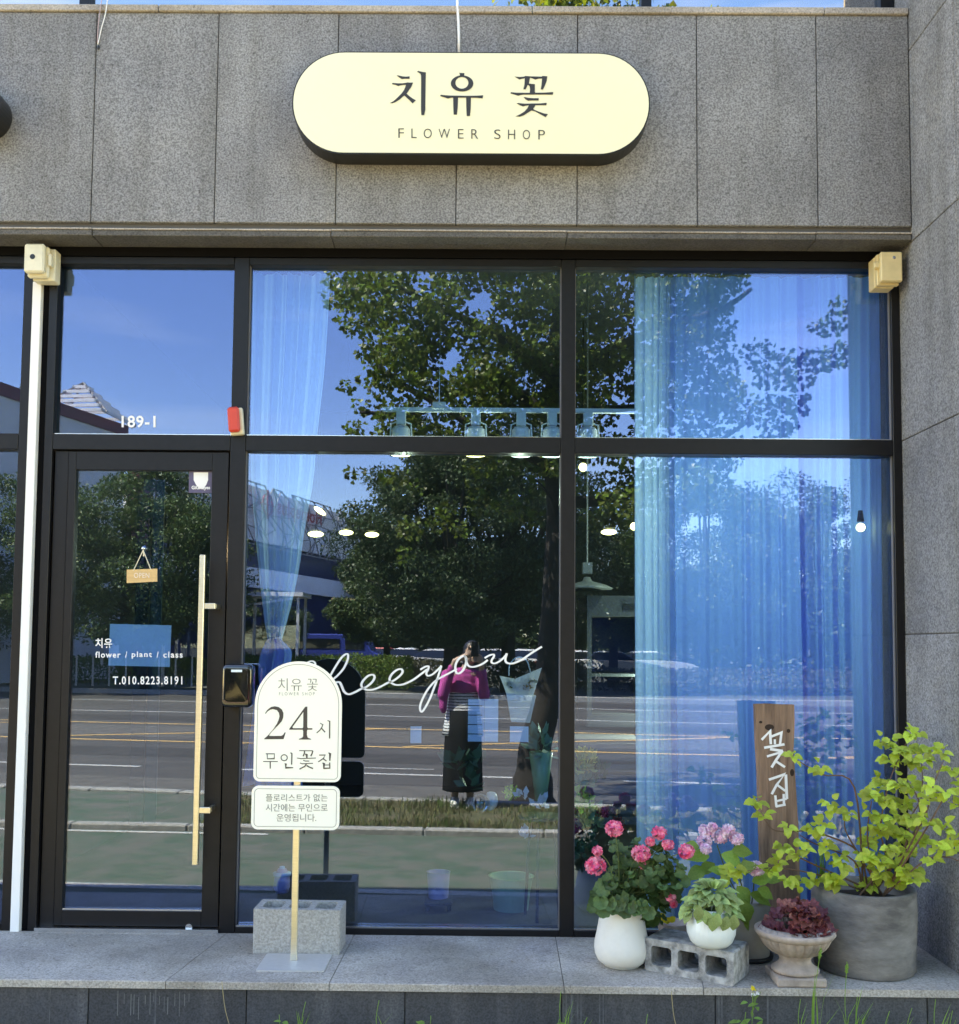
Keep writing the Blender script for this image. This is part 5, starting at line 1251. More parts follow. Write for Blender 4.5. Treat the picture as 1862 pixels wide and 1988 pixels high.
# a few drooping over the rim
for (u, v) in ((1213, 1765), (1172, 1764), (1190, 1758), (1232, 1760), (1258, 1768), (1165, 1748), (1200, 1752), (1222, 1756), (1245, 1756), (1182, 1750)): put(ger, vase, P(u, v - 6, cy - .11), (0, -.3, -1), (0, -1, .35), .06)
M['gpetal'] = mat('geranium_petal', (.95, .10, .28), .6, island=.25, trans=.25, col2=(.97, .38, .50), scale=30, lo=.4, hi=.6)
def flowerhead(name, c0_, r, n, s_, m, parent, seed, flat=1.0):
    g_ = random.Random(seed); mb = MB()
    for k in range(n):
        o_ = rv(g_).normalized(); o_.z = o_.z * flat; p_ = c0_ + o_ * r * g_.uniform(.75, 1)
        for j in range(4):
            a = j * PI / 2 + g_.uniform(0, .6); t1 = o_.orthogonal().normalized(); t2 = o_.cross(t1); d = (t1 * math.cos(a) + t2 * math.sin(a)) + o_ * .35
            e = d.normalized().cross(o_).normalized() * s_ * .42; q_ = p_ + d.normalized() * s_
            mb.add([p_, p_ + d.normalized() * s_ * .6 + e, q_ + e * .5 + o_ * s_ * .1, q_ - e * .5 + o_ * s_ * .1, p_ + d.normalized() * s_ * .6 - e], [(0, 1, 2, 3, 4)])
    return mb.build(name, m, parent)
for i, (u, v, r) in enumerate(((1193, 1609, 19), (1280, 1617, 15), (1262, 1634, 8), (1244, 1657, 20), (1156, 1681, 23), (1160, 1652, 9), (1332, 1653, 17), (1297, 1640, 11), (1250, 1678, 9), (1303, 1742, 9), (1308, 1755, 5))):
    hc = P(u, v, cy - .06 + pg.uniform(-.03, .03)); flowerhead('flower_head', hc, r * S_ * .82, int(12 + r * 3.2), .0135, 'gpetal', vase, i, .85)
    stems.tube(smoothline([Vector((c.x + (hc.x - c.x) * .2, cy, c.z + .28)), (hc + Vector((c.x, cy, c.z + .32))) / 2 + Vector((0, 0, .02)), hc], 4), .0022, 5)
stems.build('stem', mat('green_stem', (.10, .15, .05), .6), vase, kind='stuff')

# ---- small white ribbed pot with sage-like leaves, on the lying block
cy = 4.50; zt = LZ + H2; c = P(1382, 1836, cy); 
c = PZ(1381, 1835, zt + .001) ; cy = c.y
sp_ = thing('ribbed_pot', 'small white ribbed pot with soft grey green leaves on the weathered block', 'potted plant', c); S_ = cy / F0
mbp = MB().lathe([(r * 92 * S_, z * .155) for r, z in [(.26, 0), (.34, .01), (.43, .12), (.49, .32), (.50, .48), (.47, .66), (.43, .80), (.41, .92), (.415, 1.0), (.38, 1.0), (.36, .9), (.02, .85)]], 96, c,
    fn=lambda r, z, a, i: r * (1 + (.012 * math.cos(36 * a) if 2 < i < 9 else 0)))
mbp.build('pot', mat('pale_mint_ceramic', (.74, .80, .78), .35), sp_, smooth=True)
sage = leafmesh('sage_leaf', [(0, 0, 0), (.12, .16, 0), (.3, .30, .02), (.5, .34, .02), (.7, .27, .02), (.88, .13, 0), (1, 0, 0)], .3, .3, .12)
sage.materials.append(leafmat('sage_green', (.20, .34, .09), (.38, .48, .20), .7, tr=.15, ov=.35))
cc = c + Vector((0, 0, .165))
stems = MB()
for k in range(105):
    a = pg.uniform(0, 2 * PI); f = pg.random() ** .55; rr = f * .115; hh = (1 - f) * .095 + pg.uniform(-.02, .02) - (.03 if f > .8 else 0)
    p_ = cc + Vector((rr * math.cos(a) * 1.02, rr * math.sin(a) * .9, hh))
    d = Vector((math.cos(a), math.sin(a), .45 - f * .9)) + rv(pg) * .45
    put(sage, sp_, p_ - d.normalized() * .02, d, Vector((math.cos(a) * .3, math.sin(a) * .3 - .35, .9)) + rv(pg) * .3, pg.uniform(.038, .068))
    if k % 4 == 0: stems.tube([c + Vector((0, 0, .13)), p_], .002, 4)
for k in range(22):
    a = pg.uniform(PI, 2 * PI); rr = pg.uniform(.03, .085); put(sage, sp_, cc + Vector((rr * math.cos(a), rr * math.sin(a), .045 - rr * .3)), Vector((math.cos(a), math.sin(a) * .6, pg.uniform(-.5, .3))), Vector((0, -.8, .7)) + rv(pg) * .3, pg.uniform(.042, .062))
for k in range(16):
    a = pg.uniform(0, 6.28); put(sage, sp_, cc + Vector((.02 * math.cos(a), .02 * math.sin(a) - .01, .075)), Vector((math.cos(a), math.sin(a), .9)), Vector((-math.cos(a) * .5, -.7, .6)), pg.uniform(.035, .055))
for u, v in ((1385, 1790), (1395, 1785), (1412, 1790), (1425, 1788), (1370, 1780), (1358, 1770)): put(sage, sp_, P(u, v - 12, cy - .115), (pg.uniform(-.3, .3), -.1, -1), (0, -1, .4), .065)
stems.build('stem', bpy.data.materials['green_stem'], sp_, kind='stuff')

# ---- grey pot with hydrangea behind
c = PZ(1452, 1868, LZ); c = Vector((P(1452, 1868, 4.74).x, 4.76, LZ)); cy = c.y; S_ = cy / F0
hy = thing('hydrangea_pot', 'plain mid grey pot with pale pink hydrangea, behind ribbed pot and urn', 'potted plant', c)
hp = P(1452, 1745, cy).z - LZ
MB().lathe([(.088, 0), (.098, .01), (.105, hp * .5), (.100, hp * .93), (.097, hp), (.086, hp), (.085, hp - .05), (.01, hp - .055)], 48, c).build('pot', mat('grey_fibre_pot', (.30, .295, .29), .7, var=.15, scale=8), hy, smooth=True)
MB().lathe([(.10, -.0), (.11, .004), (.115, .02), (.10, .02)], 30, c + Vector((0, 0, .0005))).build('saucer', 'black', hy, smooth=True)
hyl = leafmesh('hydrangea_leaf', [(0, 0, 0), (.1, .14, 0), (.22, .27, .03), (.36, .36, .0), (.5, .36, .04), (.64, .30, .0), (.78, .20, .02), (.9, .09, 0), (1, 0, 0)], .2, .35, .05)
hyl.materials.append(leafmat('hydrangea_green', (.17, .34, .05), (.28, .42, .08), tr=.35))
stems = MB(); base = c + Vector((0, 0, hp - .05))
M['hpetal'] = mat('hydrangea_petal', (.93, .50, .74), .6, island=.2, trans=.3, col2=(.97, .86, .92), scale=25, lo=.35, hi=.6)
heads = [(1368, 1632, 17), (1398, 1622, 20), (1414, 1612, 14), (1430, 1628, 15), (1370, 1612, 14), (1383, 1606, 9), (1370, 1648, 11), (1467, 1686, 19)]
for i, (u, v, r) in enumerate(heads):
    hc = P(u, v, 4.66 + pg.uniform(-.03, .03)); flowerhead('flower_head', hc, r * S_ * .78, int(12 + r * 2.9), .0135, 'hpetal', hy, 40 + i, .8)
for (ua, va), (ub, vb) in (((1392, 1640), (1445, 1760)), ((1425, 1635), (1450, 1760)), ((1465, 1700), (1458, 1765)), ((1405, 1690), (1450, 1770))):
    stems.tube(smoothline([P(ub, vb, 4.74), P((ua * .6 + ub * .4), (va + vb) / 2, 4.70), P(ua, va, 4.67)], 5), .0028, 6)
for (u, v, s_, dx, dz) in [(1378, 1662, .10, -1, .1), (1400, 1658, .10, .8, -.3), (1420, 1652, .09, 1, .1), (1388, 1676, .085, -.7, -.3), (1372, 1686, .10, -1, -.3), (1412, 1700, .09, -.6, .4), (1430, 1720, .10, .5, -.6),
      (1440, 1745, .11, .2, -1), (1455, 1735, .10, .8, -.2), (1425, 1740, .09, -.8, -.2), (1460, 1712, .09, .6, .3), (1475, 1705, .10, 1, .2), (1400, 1715, .08, -1, .1), (1448, 1700, .08, 0, .5), (1432, 1690, .09, .5, .3), (1452, 1765, .11, .3, -1), (1470, 1725, .08, 1, -.4), (1358, 1645, .07, -1, .3)]:
    put(hyl, hy, P(u, v, 4.67 + pg.uniform(-.04, .04)), (dx, -.25, dz), Vector((0, -.7, .7)) + rv(pg) * .25, s_)
stems.build('stem', bpy.data.materials['green_stem'], hy, kind='stuff')

# ---- terracotta urn with dark red heuchera
c = PZ(1544, 1912, LZ); cy = c.y + .06; c = Vector((P(1544, 1900, cy).x, cy, LZ)); S_ = cy / F0
ur = thing('terracotta_urn', 'weathered terracotta urn on a square foot with gadrooned bowl and dark red leaves', 'potted plant', c)
M['terra'] = mat('weathered_terracotta', (.50, .39, .33), .9, col2=(.24, .19, .165), scale=9, detail=7, bump=.8, bscale=50, lo=.35, hi=.65)
fw = .099
MB().bbox(c.x - fw, c.x + fw, c.y - fw, c.y + fw, LZ, LZ + .035, b=.006).build('plinth', 'terra', ur)
MB().lathe([(.085, .036), (.094, .040), (.096, .052), (.080, .062), (.066, .075), (.062, .09), (.072, .104), (.078, .110)], 48, c).build('foot', 'terra', ur, smooth=True)
zr_ = P(1541, 1810, cy).z - LZ
MB().lathe([(.07, .108), (.095, .118), (.124, .145), (.139, .175), (.143, .200), (.134, .222), (.130, zr_ - .02), (.134, zr_ - .02)], 128, c, fn=lambda r, z, a, i: r * (1 + (.09 * abs(math.sin(12 * a)) ** .6 - .04 if 0 < i < 5 else 0))).build('bowl', 'terra', ur, smooth=True)
RR = 75 * S_
MB().lathe([(.128, zr_ - .022), (RR * .93, zr_ - .012), (RR, zr_ + .002), (RR * .99, zr_ + .014), (RR * .93, zr_ + .018), (RR * .86, zr_ + .010), (RR * .80, zr_ - .02), (.01, zr_ - .03)], 64, c).build('rim', 'terra', ur, smooth=True)
hb = roundleaf('heuchera_leaf', 5, .16, .2, .16); hb.materials.append(leafmat('heuchera_red', (.19, .025, .04), (.36, .10, .09), .4, tr=.25, ov=.4))
cc = Vector((c.x + .015, cy, LZ + zr_ + .01))
for k in range(88):
    a = pg.uniform(0, 2 * PI); f = pg.random() ** .6; rr = f * .115; p_ = cc + Vector((rr * math.cos(a), rr * math.sin(a), (1 - f * f) * .105 + pg.uniform(-.015, .02)))
    put(hb, ur, p_, Vector((math.cos(a), math.sin(a), -.1)) + rv(pg) * .6, Vector((math.cos(a) * .5, math.sin(a) * .5 - .5, .8)) + rv(pg) * .3, pg.uniform(.035, .06))

for k in range(26):
    a = pg.uniform(PI * 1.05, PI * 1.95); rr = pg.uniform(.07, .115)
    put(hb, ur, cc + Vector((rr * math.cos(a), rr * math.sin(a), pg.uniform(.005, .05))), Vector((math.cos(a), math.sin(a), -.2)) + rv(pg) * .5, Vector((0, -.8, .6)) + rv(pg) * .3, pg.uniform(.035, .055))

# ---- big grey planter with viburnum
zt_ = P(1668, 1720, 4.64).z - LZ
cy = 4.62; c = Vector((P(1682, 1880, cy).x, cy + .02, LZ)); S_ = cy / F0
bp = thing('large_planter', 'large round slate grey planter with a spreading lime green shrub beside the pier', 'potted plant', c)
M['slate'] = mat('slate_planter', (.25, .235, .22), .8, col2=(.085, .080, .078), scale=4, detail=7, bump=.6, bscale=40, stretch=(1, 1, 2.5), lo=.35, hi=.65)
rb_ = 92 * S_; rt_ = 96 * S_
MB().lathe([(rb_ * .96, 0), (rb_, .008), (rb_ * 1.005, zt_ * .3), (rt_ * 1.0, zt_ * .75), (rt_ * .985, zt_ - .008), (rt_ * .97, zt_), (rt_ * .90, zt_), (rt_ * .885, zt_ - .01), (rt_ * .87, zt_ - .06), (.01, zt_ - .065)], 72, c,
    fn=lambda r, z, a, i: r * (1 + .006 * math.sin(3 * a + z * 20))).build('pot', 'slate', bp, smooth=True)
MB().lathe([(rt_ * .86, zt_ - .058), (rt_ * .5, zt_ - .04), (.01, zt_ - .035)], 40, c).build('soil', 'potsoil', bp, smooth=True)
vl = leafmesh('viburnum_leaf', [(0, 0, 0), (.03, .18, -.05), (.14, .36, -.04), (.28, .47, .06), (.40, .42, .08), (.50, .35, .04), (.62, .36, .07), (.76, .25, .05), (.88, .13, .02), (1, 0, 0)], .30, .38, .09)
vl.materials.append(leafmat('viburnum_lime', (.40, .54, .06), (.62, .68, .12), .45, ov=.38, tr=.4))
M['twig'] = mat('brown_twig', (.17, .09, .06), .8, var=.3, scale=30)
VC = lambda x, y: (1077.5 + .42127 * x, 1293 + .42127 * y)
cl_left = [(935,630),(960,690),(1100,415),(1225,470),(1270,635),(1355,670),(1075,745),(1190,760),(1225,735),(1050,830),(1110,860),(1160,850),(1030,910),(985,945),(1070,980),(1130,990),(1250,835),(1210,990),(1270,970),(1330,930),(1310,880),(830,930),(790,965),(1290,1000)]
cl_main = [(1640,310),(1530,360),(1600,390),(1680,380),(1540,430),(1640,440),(1700,430),(1500,540),(1580,540),(1650,560),(1450,590),(1520,620),(1600,640),(1460,680),(1560,700),(1640,700),(1500,760),(1600,780),(1680,800),(1440,810),(1540,840),(1620,850),(1440,880),(1500,900),(1580,920),(1650,980),(1620,940),(1500,960),(1440,1010),(1560,990)]
cl_right = [(1790,400),(1830,480),(1740,560),(1800,580),(1850,640),(1720,620),(1720,720),(1790,730),(1850,780),(1760,830),(1840,840),(1740,890),(1900,560),(1930,700)]
tw = []
crown = Vector((c.x + .02, cy, LZ + zt_ - .03))
def node_pt(x, y, dep): u, v = VC(x, y); return P(u, v, dep)
allc = [(x, y, 4.52 + pg.uniform(-.06, .08), 3) for x, y in cl_left] + [(x, y, 4.56 + pg.uniform(-.14, .10), 6) for x, y in cl_main] + [(x, y, 4.27 + pg.uniform(-.06, .05), 3) for x, y in cl_right]
for x, y, dep, n in allc:
    p0_ = node_pt(x, y, dep)
    for k in range(n):
        a = 2 * PI * k / n + pg.uniform(-.5, .5); d = Vector((math.cos(a), -.35 + .5 * math.sin(a), .25 * math.sin(a) - .05)) + rv(pg) * .25
        put(vl, bp, p0_ + d.normalized() * .004, d, Vector((0, -.55, .85)) + rv(pg) * .35, pg.uniform(.034, .054) * (.95 if n == 3 else 1))
extra = []
for x, y in cl_main * 1:
    p0_ = node_pt(x + pg.uniform(-14, 14), y + pg.uniform(-14, 14), 4.60 + pg.uniform(-.12, .14))
    for k in range(6):
        o_ = rv(pg) * .045; extra.append((vl, leafmx(p0_ + o_, Vector((o_.x * 9, -.2, .1)) + rv(pg) * .7, Vector((0, -.6, .8)) + rv(pg) * .4, pg.uniform(.026, .044))))
for x, y in cl_left + cl_right:
    dep = 4.52 if (x, y) in cl_left else 4.27
    p0_ = node_pt(x, y, dep)
    for k in range(4): o_ = rv(pg) * .03; extra.append((vl, leafmx(p0_ + o_, o_ * 20 + rv(pg) * .5, Vector((0, -.6, .8)) + rv(pg) * .4, pg.uniform(.026, .044))))
lm2 = leafmat('viburnum_lime_small', (.34, .48, .05), (.52, .60, .09), .45, ov=0, tr=.4)
join_leaves('foliage', extra, lm2, bp)
# branches through the leaf nodes
br_ = [[(1560, 1040), (1520, 900), (1500, 760), (1520, 620), (1560, 480), (1630, 330)], [(1580, 1040), (1600, 860), (1640, 700), (1690, 600), (1690, 430)], [(1540, 1040), (1450, 880), (1440, 760), (1460, 620)],
       [(1530, 1040), (1420, 900), (1340, 760), (1340, 690)], [(1520, 1040), (1400, 860), (1250, 780), (1180, 760), (1020, 760), (960, 700), (890, 620)], [(1510, 1040), (1380, 900), (1200, 820), (1130, 780)],
       [(1440, 640), (1380, 560), (1230, 500), (1110, 430)], [(1500, 1040), (1300, 990), (1160, 950), (1000, 930), (860, 950)], [(1170, 960), (1120, 880), (1050, 830)],
       [(1600, 1030), (1650, 780), (1680, 640), (1640, 560), (1600, 545)]]
brr = [[(1600, 1030), (1680, 800), (1740, 700), (1800, 600), (1850, 560)], [(1610, 1030), (1700, 900), (1800, 880), (1862, 900)], [(1620, 1020), (1700, 700), (1740, 560), (1790, 440)]]
for pts in br_:
    q_ = [crown + Vector((pg.uniform(-.06, .06), pg.uniform(-.04, .04), 0))] + [node_pt(x, y, 4.60 - .05 * i / len(pts)) for i, (x, y) in enumerate(pts)][1:]
    pl = smoothline(q_, 5); MB().tube(pl, [.0048 - .0032 * i / len(pl) for i in range(len(pl))], 6).build('branch', 'twig', bp, smooth=True)
for pts in brr:
    q_ = [crown + Vector((.04, -.04, 0))] + [node_pt(x, y, 4.55 - .28 * min(1, i / 2)) for i, (x, y) in enumerate(pts)][1:]
    pl = smoothline(q_, 5); MB().tube(pl, [.0045 - .003 * i / len(pl) for i in range(len(pl))], 6).build('branch', 'twig', bp, smooth=True)
# grass tuft in the planter
mb = MB()
for k in range(16):
    p_ = P(1595 + pg.uniform(-8, 8), 1705, 4.72); blade(mb, p_.x, p_.y, p_.z, pg.uniform(.06, .16), .003, pg.uniform(.01, .05), pg.uniform(0, 6.28))
mb.build('grass_tuft', mat('fresh_grass', (.13, .30, .04), .6, trans=.4), bp, kind='stuff')

# ---- wooden plank with painted letters
M['wood'] = mat('weathered_plank', (.34, .20, .135), .8, col2=(.13, .072, .05), scale=7, detail=8, bump=.8, bscale=16, stretch=(6, 1, .5), lo=.35, hi=.68)
pk = thing('wooden_sign', 'weathered brown plank sign standing upright behind the pots with white hand painted hangul', 'sign', P(1508, 1800, 4.93))
YK = 4.93
outl = [(1466, 1367), (1490, 1366), (1520, 1368), (1542, 1368), (1543, 1400), (1541, 1455), (1545, 1520), (1550, 1600), (1553, 1700), (1556, 1836), (1482, 1836), (1479, 1720), (1475, 1600), (1472, 1500), (1468, 1430)]
M_pl = MB().prism([outl], onY(YK), (0, 1, 0), .035).build('plank', 'wood', pk, fix=True)
M['knot'] = mat('knot_hole', (.035, .018, .012), .9)
for (u, v, a_, b_) in ((1477, 1402, 3.2, 2.6), (1494, 1412, 9, 6), (1531, 1419, 3.5, 4), (1538, 1500, 4, 7), (1490, 1705, 3, 3), (1520, 1790, 3, 3)):
    MB().prism([ell(u, v, a_, b_, 14)], onY(YK - .0012), (0, 1, 0), .001).build('knot', 'knot', pk)
TP = lambda x, y: (1459.3 + .10838 * x, 1385.4 + .10838 * y)
strokes('painted_letter', [([(180,470),(330,315),(345,550)],38),([(345,415),(535,340),(510,545)],36),([(415,460),(418,550)],34),([(225,612),(590,550)],38),([(330,635),(560,672)],40),([(555,665),(430,845),(358,965)],40),([(275,768),(530,690)],34),([(430,850),(600,960)],36)], TP, YK - .0018, 'vinyl', pk, 1.2)
strokes('painted_letter', [([(310,1185),(600,1085),(450,1275),(360,1445)],38),([(455,1275),(605,1385)],34),([(613,1090),(622,1300),(632,1530)],42),([(425,1465),(445,1670)],36),([(430,1665),(610,1630)],36),([(575,1440),(580,1640)],36),([(440,1570),(630,1525)],32)], TP, YK - .0018, 'vinyl', pk, 1.2)

# ---- small terracotta saucer pot with a yellow flower behind the block
c = P(1308, 1806, 4.86); c.z = LZ
tp = thing('small_pot', 'small low terracotta pot with a yellow leaved seedling tucked behind the block', 'potted plant', c)
hh = P(1308, 1790, 4.86).z - LZ
MB().lathe([(.05, 0), (.065, hh * .6), (.075, hh), (.068, hh), (.06, hh - .015), (.01, hh - .018)], 30, c).build('pot', 'terra', tp, smooth=True)
ylf = leafmesh('yellow_leaf', [(0, 0, 0), (.2, .3, 0), (.5, .42, .03), (.8, .3, 0), (1, 0, 0)]); ylf.materials.append(mat('yellow_petal', (.80, .62, .04), .6, trans=.3))
for k, (u, v) in enumerate(((1289, 1786), (1297, 1783), (1292, 1793), (1300, 1790))): put(ylf, tp, P(u, v, 4.80), (pg.uniform(-1, 1), -.3, pg.uniform(-.5, 1)), (0, -1, .6), .035, 'petal')

# ---- weeds along the foot of the plinth
M['weed'] = mat('weed_green', (.20, .38, .07), .6, trans=.4, island=.25); M['straw'] = mat('dry_stalk', (.42, .32, .16), .8)
wl = leafmesh('weed_leaf', [(0, 0, 0), (.2, .14, 0), (.5, .20, 0), (.8, .12, 0), (1, 0, 0)], .2, .4); wl.materials.append(leafmat('weed_leaf_green', (.14, .28, .05), (.2, .34, .08), tr=.35))
def weed(label, u, v_top, kind, seed, y=LY - .03):
    g_ = random.Random(seed); p_ = P(u, 1985, y); p_.z = 0; top = P(u + g_.uniform(-8, 12), v_top, y)
    t = thing('weed', label, 'weed', p_, 'weeds along the foot of the ledge')
    if kind in ('grass', 'foxtail'):
        mb = MB()
        for k in range(7):
            blade(mb, p_.x + g_.uniform(-.02, .02), y + g_.uniform(-.02, .01), 0, (top.z) * g_.uniform(.4, .95), .0036, g_.uniform(.02, .10), g_.uniform(PI, 2 * PI) if g_.random() < .6 else g_.uniform(-.5, .5))
        mb.build('blades', 'weed', t)
        pl = smoothline([p_, p_ + (top - p_) * .55 + Vector((-.01, 0, 0)), top], 5); MB().tube(pl, .0014, 5).build('stalk', 'weed', t)
        if kind == 'foxtail':
            mb = MB(); d = (pl[-1] - pl[-4]).normalized()
            mb.tube([top - d * .012, top, top + d * .018, top + d * .03], [.002, .0052, .005, .001], 8)
            for k in range(60): q_ = top + d * g_.uniform(-.01, .028); diam(mb, q_, rv(g_) + d * .6, rv(g_), .010)
            mb.build('seed_head', 'weed', t)
    elif kind == 'stalk':
        MB().tube(smoothline([p_ + Vector((.04, 0, 0)), p_ + (top - p_) * .5 + Vector((.01, 0, 0)), top], 5), .0013, 5).build('stalk', 'straw', t)
    else:
        for k in range(9):
            a = g_.uniform(0, 2 * PI); z = g_.uniform(.1, 1) * top.z * .9
            put(wl, t, Vector((p_.x + g_.uniform(-.02, .02), y - .01, z)), (math.cos(a), -.3 + math.sin(a) * .4, .3), (0, -.5, 1), g_.uniform(.03, .055))
        MB().tube([p_, top], .0015, 5).build('stalk', 'weed', t)
        if kind == 'flower':
            for k in range(5): q_ = top + rv(g_) * .018; MB().tube([p_ + (top - p_) * .6, q_], .0008, 4).build('stem', 'weed', t); flowerhead('flower_head', q_, .004, 3, .006, 'vinyl', t, k)
            flowerhead('yellow_flower_head', top + Vector((.003, 0, .014)), .006, 5, .009, bpy.data.materials['yellow_petal'], t, 9)
weed('dry curved stalk left of the sign foot', 436, 1905, 'stalk', 1)
weed('foxtail grass rising in front of the urn foot', 1580, 1858, 'foxtail', 2)
weed('tallest foxtail grass in front of the big planter', 1647, 1885, 'foxtail', 3)
weed('grass clump between urn and planter at the photo bottom', 1668, 1935, 'grass', 4)
weed('tiny white and yellow flowered weed under the lying block', 1458, 1925, 'flower', 5)
weed('leafy weed at the foot left of the urn', 1440, 1965, 'leaf', 6)
weed('thin dry stalk under the left end of the lying block', 1305, 1925, 'stalk', 7)
weed('grass tuft at the far right corner of the ledge', 1820, 1940, 'grass', 8)
weed('short thistle like grass at bottom right', 1848, 1962, 'grass', 9)
weed('sprig in front of the plinth below the sign foot', 590, 1945, 'grass', 10)
weed('long bent grass blade left of the middle plinth joint', 735, 1942, 'grass', 11)
weed('small leafy weed below the middle plinth joint', 835, 1972, 'leaf', 12)
weed('leafy sprout beside the short grass under the sign', 545, 1970, 'leaf', 13)
weed('thin grass stalk before the third ledge slab', 1095, 1925, 'grass', 14)
weed('low leafy weed right of the slab joint', 1075, 1978, 'leaf', 15)
weed('grass blades beside the white flowered weed', 1555, 1940, 'grass', 16)
for i, u in enumerate((1130, 1262, 1716, 1760)): weed(('small sprout under the white geranium pot', 'sprout left of the lying block foot', 'short sprig under the planter', 'thin sprig below the ledge at right')[i], u, 1975 - 6 * i, 'grass', 20 + i)
# a dry leaf on the slab
lfm = leafmesh('dry_leaf', [(0, 0, 0), (.4, .12, 0), (1, 0, 0)]); lfm.materials.append(mat('dry_leaf_brown', (.2, .13, .05), .8))
o = bpy.data.objects.new('dry_leaf', lfm); C.objects.link(o); o.matrix_basis = Matrix.Translation(PZ(998, 1868, LZ + .004)) @ rz(.8) @ Matrix.Scale(.035, 4); tag(o, 'tiny dry leaf lying on the middle ledge slab', 'leaf')

# crumbs of dry leaves and grit on the ledge
mb = MB(); g_ = random.Random(9)
for k in range(150):
    u = g_.choice([g_.uniform(20, 1260), g_.uniform(1250, 1800)]); v = 1822 + 75 * g_.random() ** 1.8
    p_ = PZ(u, v, LZ + .002)
    if p_.y > FX - .01 or p_.x > XW - .02: continue
    diam(mb, p_ + Vector((0, 0, .001)), Vector((g_.uniform(-1, 1), g_.uniform(-1, 1), .1)), Vector((0, 0, 1)), g_.uniform(.003, .012))
o = mb.build('leaf_litter', mat('litter', (.16, .11, .06), .9, island=.6), None, kind='stuff'); tag(o, 'crumbs of dry leaf and grit scattered along the ledge slabs', 'litter')
# ================================================================== PHOTOGRAPHER (seen mirrored in the middle pane)
M['skin'] = mat('skin', (.55, .34, .25), .55, var=.06, scale=10); M['hair'] = mat('black_hair', (.015, .012, .011), .4, stretch=(20, 20, 1), bump=.5, scale=8)
M['pink'] = mat('pink_cardigan', (.55, .065, .30), .9, var=.15, scale=60, bump=.4, bscale=200)
M['skirt'] = mat('black_skirt', (.006, .006, .007), .9, spec=.2); M['shoe'] = mat('white_shoe', (.78, .75, .70), .6)
pc = Vector((P(901, 1255, 10.45).x, -.26, 0))
pp = thing('person', 'person in pink cardigan and long black skirt photographing the shop with a phone', 'person', pc)
def remesh(mb, name, m, parent, vox, smooth=2):
    me = mb.mesh(name); o = bpy.data.objects.new(name, me); C.objects.link(o)
    md = o.modifiers.new('r', 'REMESH'); md.mode = 'VOXEL'; md.voxel_size = vox
    sm = o.modifiers.new('s', 'SMOOTH'); sm.iterations = smooth; sm.factor = .5
    dg = bpy.context.evaluated_depsgraph_get(); me2 = bpy.data.meshes.new_from_object(o.evaluated_get(dg)); bpy.data.objects.remove(o)
    me2.polygons.foreach_set('use_smooth', [True] * len(me2.polygons)); me2.name = name; me2.materials.clear()
    return link(name, me2, m, parent)
V = lambda x, y, z: pc + Vector((x, y, z))
def capsule(mb, a, b, ra, rb, n=12):
    a, b = Vector(a), Vector(b); mb.tube([a + (b - a) * k / 4 for k in range(5)], [ra + (rb - ra) * k / 4 for k in range(5)], n); mb.ball(a, ra, n, 8); mb.ball(b, rb, n, 8)
bd = MB()
# legs, pelvis, torso, neck, head
for s_ in (-1, 1):
    capsule(bd, V(s_ * .085, 0, .86), V(s_ * .08, .02, .48), .082, .055); capsule(bd, V(s_ * .08, .02, .48), V(s_ * .075, 0, .09), .052, .036)
    bd.ball(V(s_ * .075, .045, .05), (.038, .105, .04))
bd.ball(V(0, 0, .90), (.155, .11, .13)); bd.ball(V(0, 0, 1.04), (.125, .09, .15)); bd.ball(V(0, .0, 1.20), (.15, .095, .14)); bd.ball(V(0, .0, 1.29), (.165, .075, .07))
capsule(bd, V(0.01, .0, 1.33), V(.06, .02, 1.43), .050, .046)
hz = V(.075, .045, 1.515)
bd.ball(hz, (.072, .088, .098), 20, 14); bd.ball(hz + Vector((0, .03, -.055)), (.052, .055, .055), 16, 10); bd.ball(hz + Vector((0, .092, -.012)), (.013, .02, .02)); bd.tube([hz + Vector((0, .083, .02)), hz + Vector((0, .098, -.015))], [.007, .013], 8)
for s_ in (-1, 1): bd.ball(hz + Vector((s_ * .073, .0, -.01)), (.010, .018, .028)); bd.ball(hz + Vector((s_ * .03, .075, -.005)), (.016, .012, .010))
bd.ball(hz + Vector((0, .085, -.052)), (.022, .010, .008))
# arms: left raised with the phone, right folded to the waist
capsule(bd, V(-.165, 0, 1.30), V(-.195, .09, 1.10), .050, .042); capsule(bd, V(-.195, .09, 1.10), V(-.085, .175, 1.43), .040, .028)
capsule(bd, V(.165, 0, 1.30), V(.20, .06, 1.10), .050, .042); capsule(bd, V(.20, .06, 1.10), V(.175, .175, 1.38), .038, .028)
# phone hand: palm behind phone, five fingers wrapping its edges
ph = Vector((.0, -.022, 1.555))
palm = V(-.045, .20, 1.475); palm = Vector((-.045, -.055, 1.51)) 
capsule(bd, V(-.085, .175, 1.43), palm + Vector((-.02, -.01, -.02)), .028, .030)
bd.ball(palm, (.040, .018, .045))
for k, (dz, ln) in enumerate(((.045, .9), (.022, 1.0), (-.002, .95), (-.025, .8))):
    a0 = palm + Vector((.0, 0, dz)); capsule(bd, a0, a0 + Vector((.045 * ln, .004, .012)), .0095, .0088, 8); capsule(bd, a0 + Vector((.045 * ln, .004, .012)), a0 + Vector((.082 * ln, .014, .006)), .0088, .0078, 8)
capsule(bd, palm + Vector((-.02, .0, .03)), palm + Vector((-.012, .02, .075)), .011, .009, 8)
